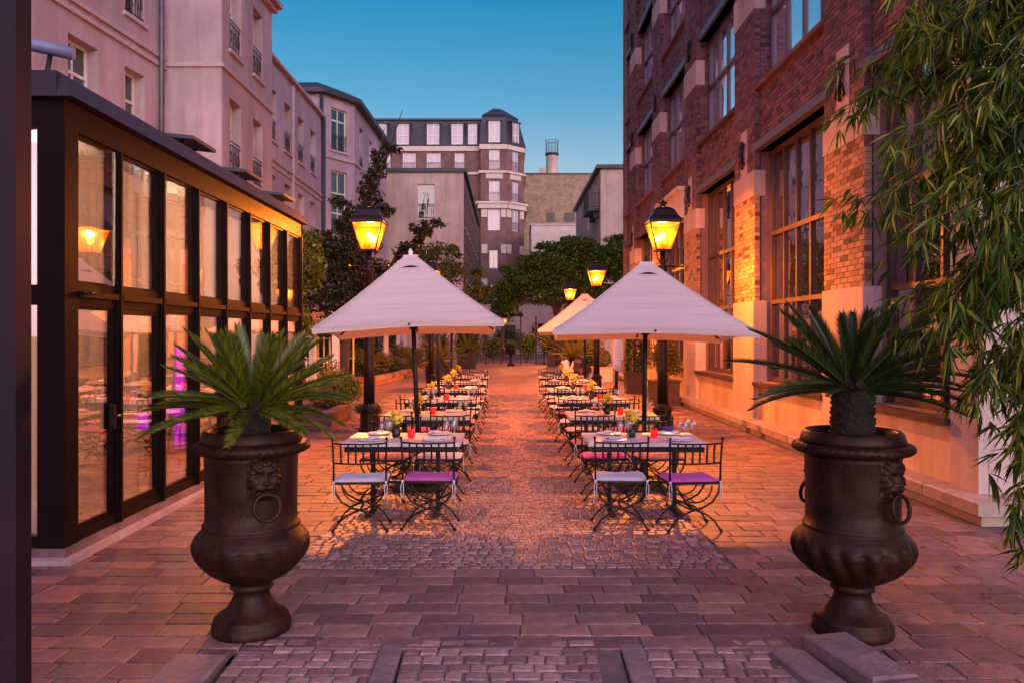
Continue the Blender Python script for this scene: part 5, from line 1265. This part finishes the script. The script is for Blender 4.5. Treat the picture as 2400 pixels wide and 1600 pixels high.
# raised brick bed with its plants, left garden
bed = thing('garden_bed','low brick-edged planting bed under the white pergola','planting bed',(-5.4,36,0))
edge = [(-5.5,27.7),(-4.65,27.7),(-4.3,31),(-4.2,35),(-4.25,43)]
m = MB(); m.hexa([(-9,27.9,0),(-4.85,27.9,0),(-4.5,43,0),(-9,43,0),(-9,27.9,.26),(-4.85,27.9,.26),(-4.5,43,.26),(-9,43,.26)]); part(m,'soil','soil',bed)
edge = [(-8.5,27.7)]+edge[1:]
for (x0,y0),(x1,y1) in zip(edge,edge[1:]):
    d = math.hypot(x1-x0,y1-y0); nb = max(1,round(d/.55))
    for k in range(nb):
        for c in range(2):
            f0,f1 = k/nb,(k+1)/nb; a = (x0+(x1-x0)*f0,y0+(y1-y0)*f0); b = (x0+(x1-x0)*f1,y0+(y1-y0)*f1)
            ux,uy_ = (x1-x0)/d,(y1-y0)/d
            m = MB(); m.bar((a[0]+ux*.008,a[1]+uy_*.008,.085+c*.165),(b[0]-ux*.008,b[1]-uy_*.008,.085+c*.165),.22,.155); part(m,'brick_block','brick_buff',bed)
for i,(x,y,rx,h,mat,lab) in enumerate(((-5.15,28.6,.6,1.0,'leaf_olive','olive bush with upright sprigs at the front of the brick bed'),(-5.9,28.8,.7,1.3,'leaf_box','dark green bush behind the left lantern post, at the bed corner'),
        (-5.0,31.4,.55,.8,'leaf_yellow','orange-lit yellow bush beside the second white post'),(-4.8,33.6,.4,.6,'leaf_olive','small grey-green bush along the bed edge'),(-5.0,37,.7,1.1,'leaf_yellow','yellow-green bush far along the brick bed'),
        (-6.8,30,.9,1.7,'leaf_box','tall dark bush deep in the brick bed'),(-4.9,40.5,.6,.9,'leaf_olive','last bush at the far end of the brick bed'))):
    shrub(lab,(x,y,.26),rx,rx,h,2600,.075,mat,20+i,'bushes in the garden bed')
box = thing('brick_planter','low brown brick planter box at the far corner of the conservatory','planter',(-3.9,15.9,0))
m = MB(); m.box(-.52,.52,-.85,.85,0,.26); m.build('soil','soil',box)
for x0,x1,y0,y1 in ((-.6,.6,-.95,-.85),(-.6,.6,.85,.95),(-.6,-.5,-.85,.85),(.5,.6,-.85,.85)):
    for c in range(4):
        L_ = x1-x0 if x1-x0 > .3 else y1-y0; nb = max(1,round(L_/.24))
        for k in range(nb):
            m = MB()
            if x1-x0 > .3: m.box(x0+L_*k/nb+.004,x0+L_*(k+1)/nb-.004,y0,y1,c*.08+.003,c*.08+.077)
            else: m.box(x0,x1,y0+L_*k/nb+.004,y0+L_*(k+1)/nb-.004,c*.08+.003,c*.08+.077)
            m.build('brick','brick',box)
m = MB()
m.box(-.63,.63,-.98,-.82,.322,.362); m.box(-.63,.63,.82,.98,.322,.362); m.box(-.63,-.47,-.819,.819,.322,.362); m.box(.47,.63,-.819,.819,.322,.362); m.build('coping','slab',box)
shrub('rounded silvery green bush spilling over the near brick planter',(-3.55,16.4,.2),.62,.7,.85,5200,.055,'leaf_olive',31)
shrub('yellow-leaved bush behind the silvery bush by the first white post',(-4.1,18.6,0),.5,.5,1.15,2600,.06,'leaf_yellow',32)
shrub('low dark bush tucked under the silvery bush',(-2.95,17.0,0),.35,.35,.4,1200,.05,'leaf_box',33)
perg = thing('pergola','white-posted garden pergola behind the left lantern','pergola',(-5.2,33,0))
pp = [(-5.85,24),(-4.72,22),(-5.15,34),(-5.45,40),(-5.75,45)]
for i,(x,y) in enumerate(pp):
    m = MB(); m.box(x-.09,x+.09,y-.09,y+.09,.0,2.25); m.box(x-.13,x+.13,y-.13,y+.13,0,.18); part(m,'post','white_paint',perg)
for a,b in ((0,2),(1,2),(2,3),(3,4)):
    m = MB(); m.bar((pp[a][0],pp[a][1],2.30),(pp[b][0],pp[b][1],2.30),.12,.1); part(m,'beam','white_paint',perg)
lng = thing('deck_chair','white slatted folding garden chair left of the first white post','garden chair',(-5.35,22.6,0),R(20))
for i in range(7):
    m = MB(); q = i/6; m.box(-.28,.28,-.02,.02,.40,.44); o = m.build('slat','white_paint',lng,(0,-.3+.5*q,0)) 
for i in range(6):
    m = MB(); q = i/5; m.bar((-.28,.25+.22*q,.46+.65*q),(.28,.25+.22*q,.46+.65*q),.06,.02); m.build('slat','white_paint',lng)
for s in (-.3,.3):
    m = MB(); m.bar((s,-.35,0),(s,.48,1.15),.04,.04); m.build('leg','white_paint',lng); m = MB(); m.bar((s,.35,0),(s,-.3,.42),.04,.04); m.build('leg','white_paint',lng)
lw = thing('white_trellis','white lattice panel beyond the conservatory end','trellis',(-6.0,27.0,0))
for i in range(9):
    m = MB(); m.bar((-.8+.2*i,0,.1),(-.8+.2*i,0,1.7),.05,.02,(0,1,0)); m.build('slat','white_paint',lw)
for z in (.3,1.0,1.65): m = MB(); m.bar((-.85,.03,z),(.85,.03,z),.04,.02); m.build('rail','white_paint',lw)

# ---- planters
def planter(label, loc, w_, d_, h, rz=0, mat='corten', group='planters along the courtyard'):
    t = thing('planter',label,'planter',loc,rz,group); m = MB(); b = .93
    m.hexa([(-w_/2*b,-d_/2*b,0),(w_/2*b,-d_/2*b,0),(w_/2*b,d_/2*b,0),(-w_/2*b,d_/2*b,0),(-w_/2,-d_/2,h),(w_/2,-d_/2,h),(w_/2,d_/2,h),(-w_/2,d_/2,h)]); m.build('box',mat,t)
    m = MB(); q = .03
    for x0,x1,y0,y1 in ((-w_/2-q,w_/2+q,-d_/2-q,-d_/2+q),(-w_/2-q,w_/2+q,d_/2-q,d_/2+q),(-w_/2-q,-w_/2+q,-d_/2+q,d_/2-q),(w_/2-q,w_/2+q,-d_/2+q,d_/2-q)): m.box(x0,x1,y0,y1,h-.03,h+.012)
    m.build('rim',mat,t)
    m = MB(); m.box(-w_/2+.03,w_/2-.03,-d_/2+.03,d_/2-.03,h-.029,h+.005); m.build('soil','soil',t); return t
planter('brown metal planter beside the nearest right lantern post',(4.0,20.3,0),.66,.66,.63,.08)
shrub('loose yellow-green shrub in the brown planter by the right lantern',(4.0,20.3,.6),  .50,.47,1.2,6500,.06,'leaf_yellow',41)
planter('darker brown planter under the tall clipped bush',(3.93,24.5,0),.60,.60,.65,0)
def topiary(label, loc, r0, r1, h, n, mat, base=0):
    t = thing('topiary',label,'clipped bush',loc); m = MB(); m.tube([(0,0,0),(0,0,h*.8)],[.04,.02],6); m.build('stem','bark',t)
    z = RNG.random(n)*h; a = RNG.random(n)*6.283; rr_ = (r0+(r1-r0)*z/h)*(0.72+.30*RNG.random(n))*np.sqrt(np.clip(1-((z/h-.06).clip(0)**7),.1,1))
    pts = np.stack([rr_*np.cos(a),rr_*np.sin(a),z+base],1); link('foliage', np_mesh('foliage', leaf_cloud(pts,.055,.6,0), 4, mat), t)
topiary('tall dark green clipped column bush against the brick building',(3.93,24.5,.62),.30,.24,1.55,5200,'leaf_box')
planter('pale squat stone planter under the ball-clipped bush',(3.65,30.5,0),.75,.75,.55,0,'cream')
t = thing('ball_bush','small round clipped bush in the pale stone planter','clipped bush',(3.65,30.5,.55)); m = MB(); m.tube([(0,0,0),(0,0,.4)],[.03,.02],5); m.build('stem','bark',t)
d = RNG.normal(size=(2200,3)); d /= np.linalg.norm(d,axis=1)[:,None]; link('foliage', np_mesh('foliage', leaf_cloud(d*(.30+.05*RNG.random(2200))[:,None]+np.array([0,0,.34]),.05,.6,0), 4, 'leaf_yellow'), t)
planter('brown square planter holding a yellowish palm, right of the white sculpture',(2.75,33.5,0),.60,.60,.60,.05)
cycad('palm_plant','yellow-green feathery palm in the planter beside the white sculpture',(2.75,33.5,.6),'leaf_yellow',.95,34,51,.2,.09,.0,1.3,'palm',n=22)
planter('dark low planter near the third right lantern',(3.5,35.5,0),.85,.6,.5,0)
cycad('palm_plant','taller arching yellow-green palm near the third right lantern',(3.5,35.5,.5),'leaf_yellow',1.15,34,52,.4,.09,.0,1.3,'palm',n=22)
planter('tall dark planter farthest off on the right, near the gate',(2.45,44,0),.45,.45,.95,0,'black_panel')
cycad('palm_plant','small palm in the tall dark planter near the gate',(2.45,44,.95),'leaf_yellow',.85,30,53,.15,.08,.0,1.3,'palm',n=20)
planter('big dark planter on the left side of the lane, near the gate',(-2.1,42,0),1.0,1.0,.85,0,'black_panel')
cycad('palm_plant','orange-lit palm in the big dark planter near the gate',(-2.1,42,.85),'leaf_yellow',1.1,36,54,.12,.1,-.2,1.2,'palm',n=22)
planter('dark planter beyond the last left table',(-2.6,31.5,0),.75,.6,.7,0,'black_panel')
cycad('palm_plant','low yellow-green fern palm in the dark planter past the left tables',(-2.6,31.5,.7),'leaf_yellow',1.0,34,55,.1,.08,-.1,1.25,'palm',n=22)
cycad('palm_plant','yellow-green fern palm at the edge of the brick bed',(-4.0,34.5,.2),'leaf_yellow',1.15,34,56,.2,.08,-.1,1.25,'palm',n=22)
shrub('green bush behind the right-hand palms',(4.3,39,0),.9,.8,1.6,2600,.09,'leaf_green',61)
# sculpture: a seated stone dog-like lump on a plinth
st = thing('stone_sculpture','white carved stone sculpture on a low plinth beside the last right tables','sculpture',(2.35,31.5,0))
m = MB(); m.box(-.28,.28,-.25,.25,0,.12); m.build('plinth','cream',st)
m = MB()
m.smooth = True
m.lathe([(.20,.12),(.235,.2),(.20,.36),(.15,.5),(.12,.58),(.13,.64),(.115,.72),(.06,.78),(.001,.79)],20,(0.0,0,0),mod=lambda a,h: 1+.10*math.sin(3*a+h*9)+.05*math.sin(7*a-h*20)); m.ball((-.12,-.05,.68),.085,6); m.ball((.19,0,.3),.12,6,1.3)
m.tube([(.12,0,.35),(.25,.02,.55),(.28,.02,.75)],[.07,.05,.015],7); m.build('figure','white_paint',st)

# ---- iron gate at the end of the court
gate = thing('iron_gate','low scrolled iron fence with slim posts and a dark canopy closing the far end','gate',(.25,47,0))
GX = [-1.9,-1.23,-.33,.82,1.72,2.2]
for x in GX: m = MB(); m.box(x-.04,x+.04,46.96,47.04,0,2.75 if -1.5 < x < 2 else 1.0); m.lathe([(.05,2.75),(.06,2.8),(.001,2.86)] if -1.5 < x < 2 else [(.05,1.0),(.06,1.05),(.001,1.1)],8,(x,47,0)); part(m,'post','iron',gate)
for a,b in zip(GX,GX[1:]):
    m = MB()
    for z in (.12,.62,.75): m.bar((a+.05,47,z),(b-.05,47,z),.03,.03)
    n_ = max(3,int((b-a)/.15))
    for k in range(1,n_): x = a+(b-a)*k/n_; m.bar((x,47,.12),(x,47,.75),.016,.016); m.tube([(x+.05*math.cos(q*.7),47,.37+.12*math.sin(q*.7)) for q in range(10)],.01,4,False)
    part(m,'panel','iron',gate)
m = MB(); m.hexa([(-1.4,46.2,2.85),(1.0,46.2,2.85),(1.0,48.5,2.85),(-1.4,48.5,2.85),(-1.3,46.4,3.02),(.9,46.4,3.02),(.9,48.3,3.2),(-1.3,48.3,3.2)]); part(m,'canopy','zinc',gate)
hl = thing('hanging_lantern','small lit lantern hanging under the gate canopy at the far end','lantern',(-.12,46.1,2.2))
lamp_head(hl, .15, .7, 90)
m = MB(); m.tube([(0,0,.75),(0,0,.95),(0,.3,1.0)],.012,5); m.build('hook','lamp_iron',hl)
gu = thing('pedestal_planter','dark pedestal urn planted in the middle of the gateway','planter',(.23,45.4,0))
m = MB(); m.lathe([(.2,0),(.2,.1),(.08,.2),(.07,.6),(.12,.68),(.26,.9),(.28,.95),(.001,.93)],16); m.build('urn_body','iron',gu)
shrub('pale leafy plant in the gateway pedestal planter',(.23,45.4,.9),.55,.4,.6,900,.11,'leaf_olive',71,aspect=.3)
for i,(x,y,rx,h,mat,lab) in enumerate(((-2.4,49.5,1.0,2.3,'leaf_box','dark bush behind the left end of the iron gate'),(-.9,52,.9,1.7,'leaf_olive','loose bush behind the gate, left of the pedestal planter'),
        (1.3,51.5,.9,2.0,'leaf_green','green bush behind the gate, right of the pedestal planter'),(2.9,50,1.1,2.6,'leaf_box','dark bush behind the right end of the iron gate'),(4.6,49,1.3,2.2,'leaf_green','broad bush at the foot of the spreading tree'),(.3,60,1.5,2.4,'leaf_box','dark bush far behind the gate in front of the pale house'))):
    shrub(lab,(x,y,0),rx,rx*.8,h,2600,.13,mat,80+i,'bushes beyond the gate')
for i,(x,y,rx,h,mat,lab) in enumerate(((-6.6,35,1.2,2.1,'leaf_box','dark bush behind the second pergola post'),(-7.6,38.5,1.4,2.3,'leaf_green','big dark green bush at the back of the pergola'),(-6.9,43,1.3,2.2,'leaf_box','dark bush behind the last pergola posts'),(-4.2,46,1.2,2.2,'leaf_olive','olive bush between the pergola and the gate'),(-7.2,26.2,1.0,1.9,'leaf_box','dark bush behind the white deck chair'))):
    shrub(lab,(x,y,0),rx,rx*.9,h,2800,.11,mat,90+i,'bushes behind the pergola')
bw = thing('street_house','pale low house front seen through the gate','building',(1,70,0))
m = MB(); wall(m,Fac(-2.6,72,1,0),0,9,0,4.6,[(2.2,3.4,0,2.6),(4.8,6,1,2.8)],rev=.2); part(m,'wall','cream',bw)
add_window(bw,Fac(-2.6,72,1,0),4.8,6,1,2.8,2,(),rev=.15)
m = MB(); m.box(-.39,.79,72.1,72.16,0,2.6); part(m,'door','wood_dark',bw)
m = MB(); m.box(-2.8,6.6,71.8,76,4.6,4.8); part(m,'roof','zinc',bw)

# ================================================================== BAMBOO
bam = thing('bamboo','tall leafy bamboo overhanging the right edge beside the right urn','bamboo',(3.25,4.6,0))
r = random.Random(5)
LEAF = []          # 6 corner folded blade -> two quads
def blade(p, d, L_, w_, droop):
    d = d.normalized(); s_ = d.cross(Vector((r.gauss(0,.5),r.gauss(0,.5),1))).normalized(); up = s_.cross(d)
    a = p; b = p+d*L_*.38-Vector((0,0,1))*droop*.2*L_; c = p+d*L_-Vector((0,0,1))*droop*L_
    f = up*w_*.25
    return [a, b+s_*w_*.5+f, c, b-f*.2], [a, b-f*.2, c, b-s_*w_*.5+f]
culms = [(3.35,4.35),(3.45,4.7),(3.4,4.2),(3.65,4.9),(3.6,5.1),(3.7,4.5),(3.25,3.95),(3.3,3.8)]
for i,(cx,cy) in enumerate(culms):
    h = r.uniform(3.8,4.8); m = MB(); lx = -r.uniform(.1,.5)
    pts = [(cx-3.25+lx*(k/8)**2, cy-4.6+.1*math.sin(i)*(k/8)**2, h*k/8) for k in range(9)]
    m.tube(pts,[.016*(1-.06*k) for k in range(9)],7); m.build('stem','bamboo_stem',bam)
# tips given as (height, how far left of the stems) along the outline of the plant
def reach(z):      # leftmost world x of foliage at height z, depth about 4.4
    tab = [(.35,2.92),(.6,2.84),(.9,2.76),(1.2,2.68),(1.5,2.56),(1.75,2.40),(2.0,2.22),(2.3,2.12),(2.6,2.03),(2.85,2.08),(3.05,2.10),(3.3,1.98),(3.5,2.06),(3.8,2.3),(4.2,2.4)]
    for (z0,x0),(z1,x1) in zip(tab,tab[1:]):
        if z0 <= z <= z1: return x0+(x1-x0)*(z-z0)/(z1-z0)
    return 2.6
twigs = MB(); leaves = []
for i in range(158):
    z = .45+3.75*((i+.5)/158)**.82; z = max(.4,min(4.2,z+r.gauss(0,.06)))
    f = r.random(); tipx = reach(z)+ (0 if f < .16 else r.uniform(.12,.75)); tipy = r.uniform(4.0,4.9)
    bx = 3.0+r.uniform(-.05,.5); by = r.uniform(3.9,5.1); bz = z+r.uniform(.15,.75)
    p0, p3 = Vector((bx,by,bz)), Vector((tipx,tipy,z)); p1 = p0.lerp(p3,.45)+Vector((0,0,r.uniform(.05,.22)))
    pts = []
    for k in range(11):
        q = k/10; pts.append(p0*(1-q)**2+p1*2*q*(1-q)+p3*q*q)
    twigs.tube(pts,[.0045*(1-.7*k/10)+.0008 for k in range(11)],4,False)
    for k in range(3,11):
        t_ = (pts[min(k+1,10)]-pts[k-1]).normalized()
        for c in range(2 if z < 1.6 else 2):
            sd = (t_+Vector((r.gauss(0,.7),r.gauss(0,.8),r.gauss(-.35,.45)))).normalized(); q0 = pts[k]; q1 = q0+sd*r.uniform(.03,.13)
            twigs.tube([q0,q1],[.0015,.0008],3,False)
            for l in range(r.choice((4,5,6))):
                dd = (sd*.9+Vector((r.gauss(0,.55),r.gauss(0,.55),r.gauss(-.5,.4))))
                leaves.append((q1, dd, r.uniform(.095,.18), r.uniform(.016,.025), r.uniform(0,.35)))
def off(v): return (v[0]-3.25, v[1]-4.6, v[2])
twigs.v = [off(v) for v in twigs.v]; twigs.build('twig','bamboo_stem',bam)
leaves.sort(key=lambda q: q[0].y*1.0 - q[2]*6)
vv = []
bl = [MB() for _ in range(6)]
for b_ in bl:
    for qd in blade(Vector((0,0,0)),Vector((0,1,0)),1.0,r.uniform(.12,.16),r.uniform(.05,.25)): b_.quad(*qd)
bl = [b_.mesh('leaf','leaf_bamboo') for b_ in bl]
for q in leaves[:300]:
    o = link('leaf', r.choice(bl), bam, off(q[0])); o.rotation_euler = (q[1].to_track_quat('Y','Z') @ Euler((0,r.uniform(-1.2,1.2),0)).to_quaternion()).to_euler(); o.scale = (q[2],)*3
for q in leaves[300:]:
    for qd in blade(*q): vv += [off(v) for v in qd]
kind(link('leaf_field', np_mesh('leaf_field', np.array(vv), 4, 'leaf_bamboo'), bam), 'stuff')
lv = thing('fallen_leaf','dry orange-brown leaf lying on the pavers near the bottom right corner','leaf',(2.95,4.42,.012))
m = MB(); m.quad((-.07,0,0),(0,.03,.012),(.08,.005,.004),(0,-.03,.012)); m.build('blade','petal' if False else 'brick_buff',lv)
m = MB(); m.tube([(-.07,0,.002),(-.11,.01,.004)],.002,4); m.build('stalk','bark',lv)

vv = []
for k in range(150):
    x, y = r.uniform(2.2,4.3), r.uniform(3.9,7.2)
    if r.random() < .35: x, y = r.uniform(-3.3,4.2), r.uniform(4.7,9)
    a_ = r.uniform(0,6.28); L_ = r.uniform(.02,.055); d = Vector((math.cos(a_),math.sin(a_),0))*L_; s_ = Vector((-math.sin(a_),math.cos(a_),0))*L_*.22; p_ = Vector((x,y,.010))
    vv += [tuple(p_-d),tuple(p_+s_+Vector((0,0,.006))),tuple(p_+d),tuple(p_-s_)]
lt = kind(link('leaf_litter', np_mesh('leaf_litter', np.array(vv), 4, 'leaf_litter')), 'stuff'); lt['label'] = 'small dry leaves scattered over the pavers'; lt['category'] = 'leaf litter'
